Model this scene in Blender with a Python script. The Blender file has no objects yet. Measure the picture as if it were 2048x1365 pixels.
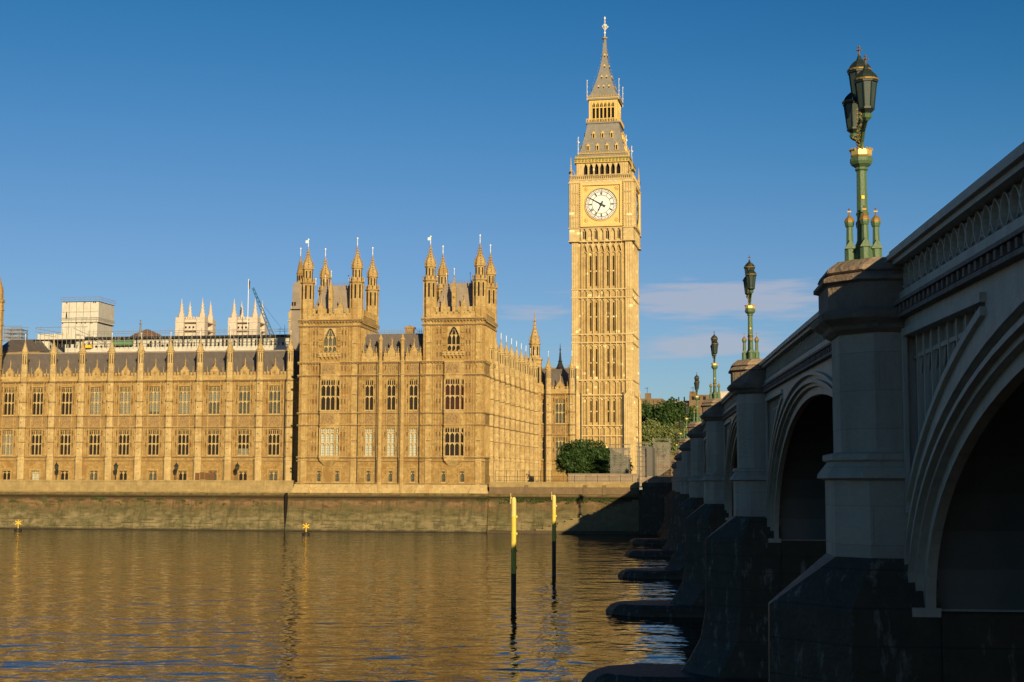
import bpy, math, random
from math import sin, cos, radians, pi, sqrt, atan2, tan
from mathutils import Matrix, Vector
C = bpy.context.scene.collection
random.seed(7)

# ------------------------------------------------------------------ camera
EYE = 9.3
cam = bpy.data.cameras.new('camera'); cam.lens = 50; cam.sensor_width = 36
cam.clip_start = 0.5; cam.clip_end = 20000
co = bpy.data.objects.new('camera', cam); C.objects.link(co)
PITCH = radians(5.62); ROLL = radians(0.17)
co.matrix_world = Matrix.Translation((0, 0, EYE)) @ Matrix.Rotation(radians(90) + PITCH, 4, 'X') @ Matrix.Rotation(ROLL, 4, 'Z')
bpy.context.scene.camera = co

# ------------------------------------------------------------------ light
SUN_EL = radians(14.5)
TRAV = radians(-17)                      # light travels along (sin, cos) of this heading
sd = Vector((sin(TRAV) * cos(SUN_EL), cos(TRAV) * cos(SUN_EL), -sin(SUN_EL)))
sl = bpy.data.lights.new('sun', 'SUN'); sl.energy = 4.6; sl.angle = radians(0.5); sl.color = (1.0, 0.77, 0.42)
so = bpy.data.objects.new('sun', sl); C.objects.link(so)
so.rotation_euler = sd.to_track_quat('-Z', 'Y').to_euler(); so.location = (60, -100, 60)
w = bpy.data.worlds.new('World'); bpy.context.scene.world = w; w.use_nodes = True
nt = w.node_tree; nt.nodes.clear()
def WN(t, **k):
    n = nt.nodes.new(t)
    for a, b in k.items(): setattr(n, a, b)
    return n
def wm(op, a, b=None):
    n = WN('ShaderNodeMath', operation=op)
    for i, v in enumerate((a, b)):
        if v is None: continue
        if isinstance(v, (int, float)): n.inputs[i].default_value = v
        else: nt.links.new(v, n.inputs[i])
    return n.outputs[0]
sky = WN('ShaderNodeTexSky', sky_type='NISHITA'); sky.sun_disc = False
sky.sun_elevation = SUN_EL; sky.sun_rotation = atan2(-sd.x, -sd.y)
sky.altitude = 0; sky.air_density = 1.0; sky.dust_density = 0.15; sky.ozone_density = 4.0
sm = WN('ShaderNodeVectorMath', operation='SCALE'); sm.inputs['Scale'].default_value = .1; nt.links.new(sky.outputs[0], sm.inputs[0])
sp3 = WN('ShaderNodeSeparateColor'); nt.links.new(sm.outputs[0], sp3.inputs[0])
cb3 = WN('ShaderNodeCombineColor')
for ci, (k_, x0_) in enumerate(((.67, .172), (.74, .195), (.87, .31))):     # deeper, cleaner blue away from the horizon
    x_ = sp3.outputs[ci]; q_ = wm('DIVIDE', x_, x0_)
    g_ = wm('SUBTRACT', 1.0, wm('EXPONENT', wm('MULTIPLY', wm('POWER', q_, 3.0 if ci == 0 else 2.0), -1.0)))
    nt.links.new(wm('ADD', wm('MULTIPLY', wm('MULTIPLY', g_, k_), x_), wm('MULTIPLY', wm('MAXIMUM', wm('SUBTRACT', sp3.outputs[0], .62), 0), (3.2, 2.5, 1.7)[ci])), cb3.inputs[ci])  # last term: extra warm sky glow on the sun side, added as fill
hs = WN('ShaderNodeVectorMath', operation='SCALE'); hs.inputs['Scale'].default_value = 10; nt.links.new(cb3.outputs[0], hs.inputs[0])
# thin clouds low in the north west, placed by direction
tc = WN('ShaderNodeTexCoord'); sx = WN('ShaderNodeSeparateXYZ'); nt.links.new(tc.outputs['Generated'], sx.inputs[0])
X_, Y_, Z_ = sx.outputs
az = wm('ARCTAN2', X_, Y_); el = wm('ARCSINE', Z_)
cv = WN('ShaderNodeCombineXYZ'); nt.links.new(wm('MULTIPLY', az, 11.0), cv.inputs[0]); nt.links.new(wm('MULTIPLY', el, 95.0), cv.inputs[1])
ns = WN('ShaderNodeTexNoise'); ns.inputs['Scale'].default_value = 1.6; ns.inputs['Detail'].default_value = 7; ns.inputs['Roughness'].default_value = .55
nt.links.new(cv.outputs[0], ns.inputs['Vector'])
def gauss(v, c, s):
    d = wm('DIVIDE', wm('SUBTRACT', v, c), s); return wm('EXPONENT', wm('MULTIPLY', wm('MULTIPLY', d, d), -1.0))
band = wm('ADD', wm('MULTIPLY', gauss(el, .1265, .013), 1.0), wm('MULTIPLY', gauss(el, .094, .010), .85))
azm = gauss(az, .145, .085)
mask = wm('MULTIPLY', band, azm)
mask = wm('ADD', mask, wm('MULTIPLY', wm('MULTIPLY', gauss(el, .118, .006), gauss(az, .01, .035)), .45))
cl = wm('MULTIPLY', wm('MAXIMUM', wm('SUBTRACT', wm('ADD', wm('MULTIPLY', mask, .5), wm('MULTIPLY', ns.outputs[0], .9)), .57), 0), 3.3)
cl = wm('MINIMUM', wm('MULTIPLY', cl, wm('MINIMUM', wm('MULTIPLY', mask, 3.0), 1.0)), .75)
mx = WN('ShaderNodeMixRGB'); nt.links.new(cl, mx.inputs[0]); nt.links.new(hs.outputs[0], mx.inputs[1])
mx.inputs[2].default_value = (4.2, 4.5, 5.5, 1)
bg = WN('ShaderNodeBackground'); bg.inputs[1].default_value = 0.074
ow = WN('ShaderNodeOutputWorld'); nt.links.new(mx.outputs[0], bg.inputs[0]); nt.links.new(bg.outputs[0], ow.inputs[0])
vs = bpy.context.scene.view_settings
vs.view_transform = 'Standard'; vs.look = 'None'; vs.exposure = 0.45; vs.gamma = 1; vs.use_curve_mapping = False

# ------------------------------------------------------------------ materials
def mat(name, col, rough=.8, metal=0, var=0.0, scale=1.0, col2=None, bump=0.0, bscale=8.0, blocks=None, patch=0.0,
        spec=.35, streak=False, bvar=.42, mott=0.0, extra=None, emis=None, alpha=None):
    m = bpy.data.materials.new(name); m.use_nodes = True; t = m.node_tree; N = t.nodes; L = t.links
    b = N['Principled BSDF']; b.inputs['Roughness'].default_value = rough; b.inputs['Metallic'].default_value = metal
    b.inputs['Specular IOR Level'].default_value = spec
    tcn = N.new('ShaderNodeTexCoord'); vec = tcn.outputs['Object']
    def noise(sc, det=5, v=vec, rg=.6):
        n = N.new('ShaderNodeTexNoise'); n.inputs['Scale'].default_value = sc; n.inputs['Detail'].default_value = det
        n.inputs['Roughness'].default_value = rg; L.new(v, n.inputs['Vector']); return n.outputs[0]
    def mth(op, a, bb=None):
        n = N.new('ShaderNodeMath'); n.operation = op
        for i, v in enumerate((a, bb)):
            if v is None: continue
            if isinstance(v, (int, float)): n.inputs[i].default_value = v
            else: L.new(v, n.inputs[i])
        return n.outputs[0]
    def mix(f, a, bb, mode='MIX'):
        n = N.new('ShaderNodeMixRGB'); n.blend_type = mode
        for i, v in enumerate((f, a, bb)):
            if isinstance(v, (int, float)): n.inputs[i].default_value = v
            elif isinstance(v, tuple): n.inputs[i].default_value = (*v, 1)
            else: L.new(v, n.inputs[i])
        return n.outputs[0]
    c = None
    if col2 is None: col2 = tuple(x * .62 for x in col)
    if var:
        n1 = noise(scale, 6)
        f = mth('MULTIPLY', mth('MAXIMUM', mth('SUBTRACT', n1, .5 - .28), 0), 1.8)
        c = mix(mth('MULTIPLY', mth('MINIMUM', f, 1.0), var), col, col2)
        if streak:
            mp = N.new('ShaderNodeMapping'); mp.inputs['Scale'].default_value = (2.2, 2.2, .18); L.new(vec, mp.inputs[0])
            n2 = noise(1.3, 5, mp.outputs[0])
            c = mix(mth('MULTIPLY', mth('MAXIMUM', mth('SUBTRACT', n2, .48), 0), 2.0), c, tuple(x * .5 for x in col))
    if mott:
        for sc_, th_ in ((.45, .52), (2.4, .53)):
            n3 = noise(sc_, 4, rg=.5)
            f3 = mth('MINIMUM', mth('MULTIPLY', mth('MAXIMUM', mth('SUBTRACT', n3, th_), 0), 9.0), 1.0)
            c = mix(mth('MULTIPLY', f3, mott), c, tuple(a * b for a, b in zip(col, (.58, .46, .34))))
    if blocks:
        bw, bh = blocks
        sp = N.new('ShaderNodeSeparateXYZ'); L.new(vec, sp.inputs[0])
        xx = mth('ADD', sp.outputs[0], sp.outputs[1])
        row = mth('FLOOR', mth('DIVIDE', sp.outputs[2], bh))
        xo = mth('ADD', mth('DIVIDE', xx, bw), mth('MULTIPLY', row, .437))
        colm = mth('FLOOR', xo)
        cmb = N.new('ShaderNodeCombineXYZ'); L.new(colm, cmb.inputs[0]); L.new(row, cmb.inputs[1])
        wn = N.new('ShaderNodeTexWhiteNoise'); wn.noise_dimensions = '2D'; L.new(cmb.outputs[0], wn.inputs['Vector'])
        r = wn.outputs['Value']
        base = c if c is not None else col
        c = mix(mth('MULTIPLY', r, bvar), base, tuple(x * .55 for x in col))
        if patch:
            c = mix(mth('MULTIPLY', mth('GREATER_THAN', r, 1 - patch), .8), c, tuple(min(.8, x * 1.5 + .12) for x in col))
        fx = mth('FRACT', xo); fz = mth('FRACT', mth('DIVIDE', sp.outputs[2], bh))
        j = mth('MAXIMUM', mth('LESS_THAN', fx, .03 / bw * .6), mth('LESS_THAN', fz, .03 / bh * .6))
        c = mix(mth('MULTIPLY', j, .4), c, tuple(x * .35 for x in col))
    if extra: c = extra(N, L, mix, mth, noise, vec, c)
    if c is not None: L.new(c, b.inputs['Base Color'])
    else: b.inputs['Base Color'].default_value = (*col, 1)
    if bump:
        bn = N.new('ShaderNodeBump'); bn.inputs['Strength'].default_value = bump; bn.inputs['Distance'].default_value = .08
        L.new(noise(bscale, 6), bn.inputs['Height']); L.new(bn.outputs[0], b.inputs['Normal'])
    if alpha is not None: b.inputs['Alpha'].default_value = alpha
    return m
M = {}
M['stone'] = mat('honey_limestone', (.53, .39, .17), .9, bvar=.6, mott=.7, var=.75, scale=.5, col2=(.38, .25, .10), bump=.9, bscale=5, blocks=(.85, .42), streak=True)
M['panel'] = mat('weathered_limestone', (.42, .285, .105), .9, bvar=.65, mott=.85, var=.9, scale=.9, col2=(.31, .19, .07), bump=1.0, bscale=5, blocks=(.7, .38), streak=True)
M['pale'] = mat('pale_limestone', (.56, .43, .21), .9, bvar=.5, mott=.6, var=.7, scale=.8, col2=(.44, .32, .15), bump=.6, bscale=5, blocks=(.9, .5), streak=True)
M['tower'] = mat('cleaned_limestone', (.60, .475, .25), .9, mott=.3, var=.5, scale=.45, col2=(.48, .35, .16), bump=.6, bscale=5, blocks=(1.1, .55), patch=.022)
M['towpanel'] = mat('tower_panel_stone', (.46, .335, .14), .9, mott=.4, var=.6, scale=.7, col2=(.44, .30, .13), bump=.8, bscale=5, blocks=(.7, .5), patch=.02)  # darker base colour puts shade into the recesses between the ribs
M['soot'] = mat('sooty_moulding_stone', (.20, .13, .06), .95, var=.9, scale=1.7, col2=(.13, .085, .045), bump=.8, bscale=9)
M['wetstone'] = mat('wet_brown_stone', (.085, .06, .03), .6, var=.8, scale=1.5, col2=(.04, .028, .015), bump=.8, bscale=4)
M['step'] = mat('worn_step_stone', (.27, .215, .11), .9, var=.9, scale=1.2, col2=(.14, .11, .05), bump=.9, bscale=4, blocks=(1.3, .4))
M['carve2'] = mat('brown_niche_stone', (.34, .22, .09), .95, var=.9, mott=.6, scale=1.5, col2=(.25, .165, .07), bump=1.0, bscale=9)
M['carve'] = mat('carved_brown_stone', (.38, .26, .12), .95, var=.9, scale=2.5, col2=(.20, .13, .06), bump=1.0, bscale=9)
M['slate'] = mat('grey_roof_tiles', (.145, .125, .115), .7, var=.6, scale=.8, col2=(.10, .09, .09), bump=.4, bscale=6, blocks=(.5, .9))
M['roof2'] = mat('pale_lead_roof', (.30, .25, .20), .6, var=.5, scale=.9, col2=(.20, .17, .145), bump=.3, bscale=6, blocks=(1.0, 1.2))
M['iron_tile'] = mat('cast_iron_roof_tiles', (.25, .235, .21), .6, var=.5, scale=.8, col2=(.17, .16, .145), bump=.5, bscale=7, blocks=(.6, .5))
M['bronze'] = mat('dull_gilding', (.34, .22, .07), .5, .4, var=.5, scale=5)
M['gold'] = mat('gilding', (.78, .57, .20), .38, .5, var=.4, scale=3, col2=(.7, .4, .08))
M['goldstone'] = mat('gilded_stone', (.70, .53, .24), .6, .1, var=.8, scale=3.5, col2=(.55, .36, .10), bump=.8, bscale=6)
M['white_metal'] = mat('sunlit_vane_metal', (.88, .86, .78), .4, .1, var=.2, scale=6)  # sunlit whiteness of the gilded vanes is put into the base colour
M['glass_dark'] = mat('dark_leaded_glass', (.012, .010, .008), .5, var=.6, scale=1.5, col2=(.035, .022, .015), spec=.15)
M['glass_mid'] = mat('greenish_leaded_glass', (.12, .13, .10), .5, var=.9, scale=1.8, col2=(.035, .035, .03), spec=.2)
M['blind'] = mat('grey_window_blind', (.25, .255, .205), .6, var=.8, scale=2.2, col2=(.12, .12, .10), spec=.2)
M['glass_pale'] = mat('glass_before_pale_blinds', (.50, .52, .44), .5, var=.5, scale=1.6, col2=(.30, .33, .27), spec=.5)
M['glass_red'] = mat('glass_before_red_curtain', (.075, .017, .012), .5, var=.9, scale=1.4, col2=(.012, .01, .01), spec=.15)
M['dark'] = mat('dark_opening', (.012, .010, .010), .9, var=.3, scale=2)
M['opal'] = mat('opal_clock_glass', (.80, .80, .76), .5, var=.25, scale=1.2, col2=(.66, .67, .64))
M['clockblue'] = mat('prussian_blue_paint', (.016, .035, .105), .5, var=.2, scale=3)
M['green_dec'] = mat('green_painted_cornice', (.06, .14, .05), .6, var=.8, scale=2.2, col2=(.45, .30, .06))
M['granite'] = mat('bridge_granite', (.62, .52, .40), .85, var=.8, scale=1.1, col2=(.42, .35, .27), bump=.8, bscale=7, streak=True, blocks=(1.4, .8))
M['pierwall'] = mat('pale_granite_pier_wall', (.66, .62, .55), .85, var=.7, scale=.8, col2=(.45, .42, .37), bump=.6, streak=True)
M['granite_cap'] = mat('stained_granite', (.36, .27, .19), .85, var=.9, scale=1.6, col2=(.17, .135, .11), bump=.9, bscale=8, streak=True)
M['iron'] = mat('grey_green_ironwork', (.63, .56, .45), .6, var=.7, scale=1.3, col2=(.44, .38, .30), bump=.3, bscale=10, streak=True, blocks=(2.35, 60.0), bvar=.12)
M['iron_rust'] = mat('rust_stained_ironwork', (.34, .26, .21), .75, var=.9, scale=3.0, col2=(.11, .08, .065), bump=.5, bscale=12)
M['iron_dark'] = mat('dark_ironwork', (.22, .21, .19), .8, var=.5, scale=2)  # darker tone for arch ribs, recess backs and the roof spike
def weed_extra(N, L, mix, mth, noise, vec, c):
    sp = N.new('ShaderNodeSeparateXYZ'); L.new(vec, sp.inputs[0]); z = sp.outputs[2]
    mp = N.new('ShaderNodeMapping'); mp.inputs['Scale'].default_value = (1.6, 1.6, .5); L.new(vec, mp.inputs[0])
    n = noise(1.6, 8, mp.outputs[0], .7)
    f = mth('MINIMUM', mth('MULTIPLY', mth('MAXIMUM', mth('SUBTRACT', n, .56), 0), 9.0), 1.0)
    c = mix(mth('MULTIPLY', f, .6), c, (.34, .31, .26))
    j = mth('LESS_THAN', mth('FRACT', mth('DIVIDE', z, .75)), .05)
    return mix(mth('MULTIPLY', j, .5), c, (.02, .02, .018))
M['weed'] = mat('weed_blackened_stone', (.10, .075, .045), .6, var=.8, scale=1.4, col2=(.045, .034, .022), bump=1.0, bscale=5, streak=True, extra=weed_extra)
M['lampgreen'] = mat('bridge_lamp_green', (.085, .15, .075), .5, var=.5, scale=4, col2=(.05, .09, .05), bump=.2, bscale=20)
M['lampdark'] = mat('dark_lantern_paint', (.022, .035, .030), .45, var=.4, scale=8)
M['lampglass'] = mat('smoky_lantern_glass', (.03, .05, .04), .2, var=.5, scale=4, col2=(.06, .075, .06), spec=.5)
M['yellow'] = mat('yellow_marker_paint', (.72, .56, .07), .55, var=.6, scale=2.0, col2=(.50, .40, .10), bump=.3, bscale=12)
M['paleyellow'] = mat('faded_yellow_paint', (.74, .62, .22), .6, var=.6, scale=2.5, col2=(.52, .40, .10))
M['orange'] = mat('bright_yellow_cross_paint', (.9, .55, .03), .5)
M['sheet'] = mat('white_scaffold_sheeting', (.62, .60, .54), .7, mott=.2, var=.7, scale=1.1, col2=(.42, .41, .38), bump=1.0, bscale=1.6)
M['grey_board'] = mat('grey_hoarding_board', (.13, .125, .115), .8, var=.4, scale=1)
M['tube'] = mat('grey_scaffold_tube', (.32, .31, .29), .5, .3, var=.3, scale=3)
M['black'] = mat('black_painted_metal', (.02, .02, .022), .6, var=.2, scale=4)
M['ashlar_white'] = mat('pale_portland_stone', (.62, .55, .47), .9, var=.6, scale=.25, col2=(.45, .37, .30), bump=.4, bscale=2, blocks=(2.0, 1.2))
M['brickbrown'] = mat('brown_brick', (.24, .17, .10), .9, mott=.5, var=.7, scale=.6, col2=(.13, .09, .055), bump=.4, bscale=6, blocks=(.9, .5))
M['browntile'] = mat('brown_roof_tile', (.20, .115, .075), .9, var=.5, scale=.6, blocks=(.8, .5))
M['blue'] = mat('blue_crane_paint', (.05, .16, .34), .5, var=.3, scale=1)
M['wood'] = mat('brown_timber_boards', (.15, .075, .03), .8, var=.6, scale=2)
M['leaf'] = mat('dark_green_leaves', (.018, .048, .010), .6, var=.9, scale=.8, col2=(.045, .09, .02))
M['leaf2'] = mat('mid_green_leaves', (.03, .07, .014), .6, var=.9, scale=.8, col2=(.06, .11, .028))
M['leaf3'] = mat('flowering_shrub_leaves', (.05, .10, .02), .55, var=1, scale=1.1, col2=(.22, .23, .09))
M['weedleaf'] = mat('wall_weed_leaves', (.05, .10, .02), .6, var=.8, scale=2)
M['bark'] = mat('bark', (.10, .07, .045), .9, var=.6, scale=3, bump=.8)
M['sandwall'] = mat('pale_garden_wall_stone', (.36, .28, .20), .9, var=.7, scale=.8, col2=(.22, .17, .12), bump=.5, blocks=(.9, .4))
M['green_box'] = mat('green_skip_paint', (.10, .25, .12), .6, var=.4, scale=1)

def wall_extra(N, L, mix, mth, noise, vec, c):
    sp = N.new('ShaderNodeSeparateXYZ'); L.new(vec, sp.inputs[0]); z = sp.outputs[2]
    mp = N.new('ShaderNodeMapping'); mp.inputs['Scale'].default_value = (.18, .18, .45); L.new(vec, mp.inputs[0])
    big = noise(.9, 6, mp.outputs[0]); mpf = N.new('ShaderNodeMapping'); mpf.inputs['Scale'].default_value = (.35, .35, 1.0); L.new(vec, mpf.inputs[0]); zz = mth('ADD', z, mth('MULTIPLY', mth('SUBTRACT', big, .5), 5.0))
    def ramp(v, a, b): return mth('MINIMUM', mth('MAXIMUM', mth('DIVIDE', mth('SUBTRACT', v, a), b - a), 0), 1)
    fine = noise(1.2, 7, mpf.outputs[0], .65)
    low = mix(ramp(fine, .35, .65), (.085, .075, .034), (.235, .19, .10))
    midc = mix(ramp(fine, .35, .65), (.055, .05, .018), (.15, .12, .055))
    rust = mix(ramp(fine, .35, .65), (.25, .15, .075), (.07, .048, .02))
    ochre = mix(fine, (.15, .115, .04), (.30, .22, .10))
    c1 = mix(ramp(zz, 2.0, 3.8), low, midc)
    c1 = mix(ramp(zz, 3.8, 5.2), c1, rust)
    c1 = mix(ramp(mth('ADD', z, mth('MULTIPLY', fine, .6)), 5.6, 6.2), c1, (.05, .034, .014))
    c1 = mix(ramp(mth('ADD', z, mth('MULTIPLY', fine, .4)), 6.6, 7.1), c1, ochre)
    m2 = noise(.35, 5); c1 = mix(mth('MULTIPLY', ramp(m2, .52, .68), .6), c1, (.07, .075, .028))
    wet = ramp(mth('ADD', z, mth('MULTIPLY', fine, .5)), .75, .35)
    c1 = mix(wet, c1, (.035, .03, .02))
    # masonry courses
    mp2 = N.new('ShaderNodeMapping'); mp2.inputs['Scale'].default_value = (.5, .5, 1.2); L.new(vec, mp2.inputs[0])
    brk = noise(.8, 4, mp2.outputs[0])
    j = mth('LESS_THAN', mth('FRACT', mth('DIVIDE', z, .62)), .16)
    c1 = mix(mth('MULTIPLY', j, mth('MULTIPLY', mth('MULTIPLY', ramp(brk, .50, .54), ramp(z, 3.2, 1.6)), .9)), c1, (.025, .02, .01))
    xv = mth('ADD', sp.outputs[0], mth('MULTIPLY', mth('FLOOR', mth('DIVIDE', z, .62)), .7))
    jv = mth('MULTIPLY', mth('LESS_THAN', mth('FRACT', mth('DIVIDE', xv, 1.9)), .05), ramp(brk, .46, .52))
    c1 = mix(mth('MULTIPLY', jv, .45), c1, (.03, .025, .012))
    mp3 = N.new('ShaderNodeMapping'); mp3.inputs['Scale'].default_value = (1.3, 1.3, .12); L.new(vec, mp3.inputs[0])
    c1 = mix(mth('MULTIPLY', ramp(noise(.9, 5, mp3.outputs[0]), .52, .62), .5), c1, (.05, .042, .018))
    return c1
M['river_wall'] = mat('algae_stained_river_wall', (.2, .15, .08), .85, bump=.9, bscale=2.5, extra=wall_extra)
M['terrace_wall'] = mat('lichen_stained_parapet', (.46, .34, .16), .9, var=.9, scale=.9, col2=(.20, .15, .06), bump=.8, bscale=4, blocks=(1.6, .55), streak=True)
M['brown_wall'] = mat('brown_stained_coping', (.23, .16, .095), .9, var=.9, scale=.7, col2=(.12, .085, .05), bump=.8, bscale=4, blocks=(1.6, .8), streak=True)
M['ground'] = mat('paving_and_earth', (.16, .14, .11), .9, var=.6, scale=.3)
M['asphalt'] = mat('asphalt', (.05, .05, .05), .9, var=.4, scale=1)
def net_mat():
    m = bpy.data.materials.new('scaffold_netting'); m.use_nodes = True; t = m.node_tree; b = t.nodes['Principled BSDF']
    b.inputs['Base Color'].default_value = (.26, .24, .21, 1); b.inputs['Roughness'].default_value = .9
    n = t.nodes.new('ShaderNodeTexNoise'); n.inputs['Scale'].default_value = .9; n.inputs['Detail'].default_value = 5
    tcn = t.nodes.new('ShaderNodeTexCoord'); t.links.new(tcn.outputs['Object'], n.inputs['Vector'])
    r = t.nodes.new('ShaderNodeMapRange'); r.inputs[1].default_value = .35; r.inputs[2].default_value = .65; r.inputs[3].default_value = .12; r.inputs[4].default_value = .5
    t.links.new(n.outputs[0], r.inputs[0]); t.links.new(r.outputs[0], b.inputs['Alpha']); return m
M['net'] = net_mat()
def water_mat():
    m = bpy.data.materials.new('rippled_river_water'); m.use_nodes = True; t = m.node_tree; N = t.nodes; L = t.links
    b = N['Principled BSDF']; b.inputs['Base Color'].default_value = (.016, .008, .002, 1); b.inputs['Roughness'].default_value = .04
    b.inputs['IOR'].default_value = 1.2; b.inputs['Specular IOR Level'].default_value = .5
    tcn = N.new('ShaderNodeTexCoord')
    prev = None
    for sx_, sy_, sc, dist, st in ((.06, .12, 1, .19, 1), (.30, .40, 1, .15, 1), (.85, 1.05, 1, .058, 1), (2.2, 2.6, 1, .011, 1)):
        mp = N.new('ShaderNodeMapping'); mp.inputs['Scale'].default_value = (sx_, sy_, 1); mp.inputs['Rotation'].default_value = (0, 0, radians(8 - 7 * sy_))
        L.new(tcn.outputs['Object'], mp.inputs[0])
        n = N.new('ShaderNodeTexNoise'); n.inputs['Scale'].default_value = sc; n.inputs['Detail'].default_value = 1.5; n.inputs['Roughness'].default_value = .35
        n.inputs['Distortion'].default_value = .4
        L.new(mp.outputs[0], n.inputs['Vector'])
        bp = N.new('ShaderNodeBump'); bp.inputs['Distance'].default_value = dist * WAVE; bp.inputs['Strength'].default_value = st
        L.new(n.outputs[0], bp.inputs['Height'])
        if prev: L.new(prev, bp.inputs['Normal'])
        prev = bp.outputs[0]
    L.new(prev, b.inputs['Normal'])
    df = N.new('ShaderNodeBsdfDiffuse'); df.inputs['Color'].default_value = (.05, .026, .006, 1)      # silt in the water
    mxs = N.new('ShaderNodeMixShader'); mxs.inputs[0].default_value = .10
    L.new(b.outputs[0], mxs.inputs[1]); L.new(df.outputs[0], mxs.inputs[2]); L.new(mxs.outputs[0], N['Material Output'].inputs['Surface'])
    return m
WAVE = 1.0
M['water'] = water_mat()

# ------------------------------------------------------------------ mesh helpers
ZB = {}                                             # base height of every thing, for its parts
class MB:
    def __init__(s): s.v = []; s.f = []; s.m = []; s.X = None; s.k = 0
    def add(s, vs, fs):
        o = len(s.v)
        if s.X is not None: vs = [tuple(s.X @ Vector(q)) for q in vs]
        s.v += vs; s.f += [tuple(i + o for i in f) for f in fs]; s.m += [s.k] * len(fs); return s
    def box(s, x0, x1, y0, y1, z0, z1):
        return s.add([(x0, y0, z0), (x1, y0, z0), (x1, y1, z0), (x0, y1, z0), (x0, y0, z1), (x1, y0, z1), (x1, y1, z1), (x0, y1, z1)],
                     [(0, 3, 2, 1), (4, 5, 6, 7), (0, 1, 5, 4), (1, 2, 6, 5), (2, 3, 7, 6), (3, 0, 4, 7)])
    def taper(s, x, y, z0, z1, a0, b0, a1, b1):   # frustum with half sizes
        return s.add([(x - a0, y - b0, z0), (x + a0, y - b0, z0), (x + a0, y + b0, z0), (x - a0, y + b0, z0),
                      (x - a1, y - b1, z1), (x + a1, y - b1, z1), (x + a1, y + b1, z1), (x - a1, y + b1, z1)],
                     [(0, 3, 2, 1), (4, 5, 6, 7), (0, 1, 5, 4), (1, 2, 6, 5), (2, 3, 7, 6), (3, 0, 4, 7)])
    def lathe(s, x, y, prof, n=8, rot=None):       # prof: [(r, z)...]
        if rot is None: rot = pi / n
        vs = []; fs = []
        for r, z in prof:
            for i in range(n):
                a = rot + 2 * pi * i / n; vs.append((x + r * cos(a), y + r * sin(a), z))
        for k in range(len(prof) - 1):
            for i in range(n):
                j = (i + 1) % n; fs.append((k * n + i, k * n + j, (k + 1) * n + j, (k + 1) * n + i))
        fs.append(tuple(range(n - 1, -1, -1))); fs.append(tuple((len(prof) - 1) * n + i for i in range(n)))
        return s.add(vs, fs)
    def loft(s, rings):                            # rings of equal vertex count
        n = len(rings[0]); vs = [p for r in rings for p in r]; fs = []
        for k in range(len(rings) - 1):
            for i in range(n):
                j = (i + 1) % n; fs.append((k * n + i, k * n + j, (k + 1) * n + j, (k + 1) * n + i))
        fs.append(tuple(range(n - 1, -1, -1))); fs.append(tuple((len(rings) - 1) * n + i for i in range(n)))
        return s.add(vs, fs)
    def prism(s, poly, z0, z1): return s.loft([[(x, y, z0) for x, y in poly], [(x, y, z1) for x, y in poly]])
    def extY(s, poly, y0, y1): return s.loft([[(x, y1, z) for x, z in poly], [(x, y0, z) for x, z in poly]])
    def tube(s, a, b, r, n=4, r2=None):
        a = Vector(a); b = Vector(b); d = (b - a).normalized(); r2 = r if r2 is None else r2
        u = d.cross(Vector((0, 0, 1)) if abs(d.z) < .9 else Vector((1, 0, 0))).normalized(); w_ = d.cross(u)
        R = [[tuple(p + (u * cos(2 * pi * i / n) + w_ * sin(2 * pi * i / n)) * q) for i in range(n)] for p, q in ((a, r), (b, r2))]
        return s.loft([R[0][::-1], R[1][::-1]])
    def ball(s, x, y, z, r, rz=None, n=8):
        rz = rz or r; pr = [(max(.001, r * sin(pi * k / 6)), z - rz * cos(pi * k / 6)) for k in range(7)]
        return s.lathe(x, y, pr, n)
    def lump(s, x, y, z, r):
        return s.add([(x - r, y, z), (x + r, y, z), (x, y, z - r), (x, y, z + r), (x, y - r, z), (x, y + r, z)],
                     [(0, 2, 4), (2, 1, 4), (1, 3, 4), (3, 0, 4), (2, 0, 5), (1, 2, 5), (3, 1, 5), (0, 3, 5)])
    def merge(s, o, k):
        n = len(s.v); s.v += o.v; s.f += [tuple(i + n for i in f) for f in o.f]; s.m += [k] * len(o.f); return s
    def mesh(s, name, mats, dz=0):
        me = bpy.data.meshes.new(name); me.from_pydata([(a, b, c - dz) for a, b, c in s.v] if dz else s.v, [], s.f)
        for m in (mats if isinstance(mats, (list, tuple)) else [mats]): me.materials.append(M[m])
        if max(s.m or [0]): me.polygons.foreach_set('material_index', s.m)
        me.update(); return me
    def build(s, name, mats, parent=None, loc=(0, 0, 0), rz=0):
        me = s.mesh(name, mats, ZB.get(parent.name, 0) if parent and loc == (0, 0, 0) else 0)
        return link(name, me, parent, loc, rz)
def link(name, me, parent=None, loc=(0, 0, 0), rz=0):
    o = bpy.data.objects.new(name, me); C.objects.link(o); o.parent = parent
    z = ZB.get(parent.name, 0) if parent else 0
    o.location = (loc[0], loc[1], loc[2] - z) if tuple(loc) != (0, 0, 0) else (0, 0, 0)
    ZB[o.name] = z if tuple(loc) == (0, 0, 0) else 0
    o.rotation_euler.z = rz; return o
def tag(o, label, cat, group=None, kind=None):
    if label: o['label'] = label
    if cat: o['category'] = cat
    if group: o['group'] = group
    if kind: o['kind'] = kind
    return o
def thing(name, label, cat, loc, phi=0, group=None):
    o = bpy.data.objects.new(name, None); C.objects.link(o); o.location = loc; o.rotation_euler.z = -radians(phi)
    o.empty_display_size = .5
    tag(o, label, cat, group); ZB[o.name] = float(loc[2]); return o
def copy_thing(root, loc, label, phi=None):
    r = root.copy(); C.objects.link(r); r.location = loc; r['label'] = label
    if phi is not None: r.rotation_euler.z = -radians(phi)
    def rec(a, b):
        for ch in [q for q in bpy.data.objects if q.parent == a]:
            c = ch.copy(); C.objects.link(c); c.parent = b; rec(ch, c)
    rec(root, r); return r
FPX = 2844.4
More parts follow.
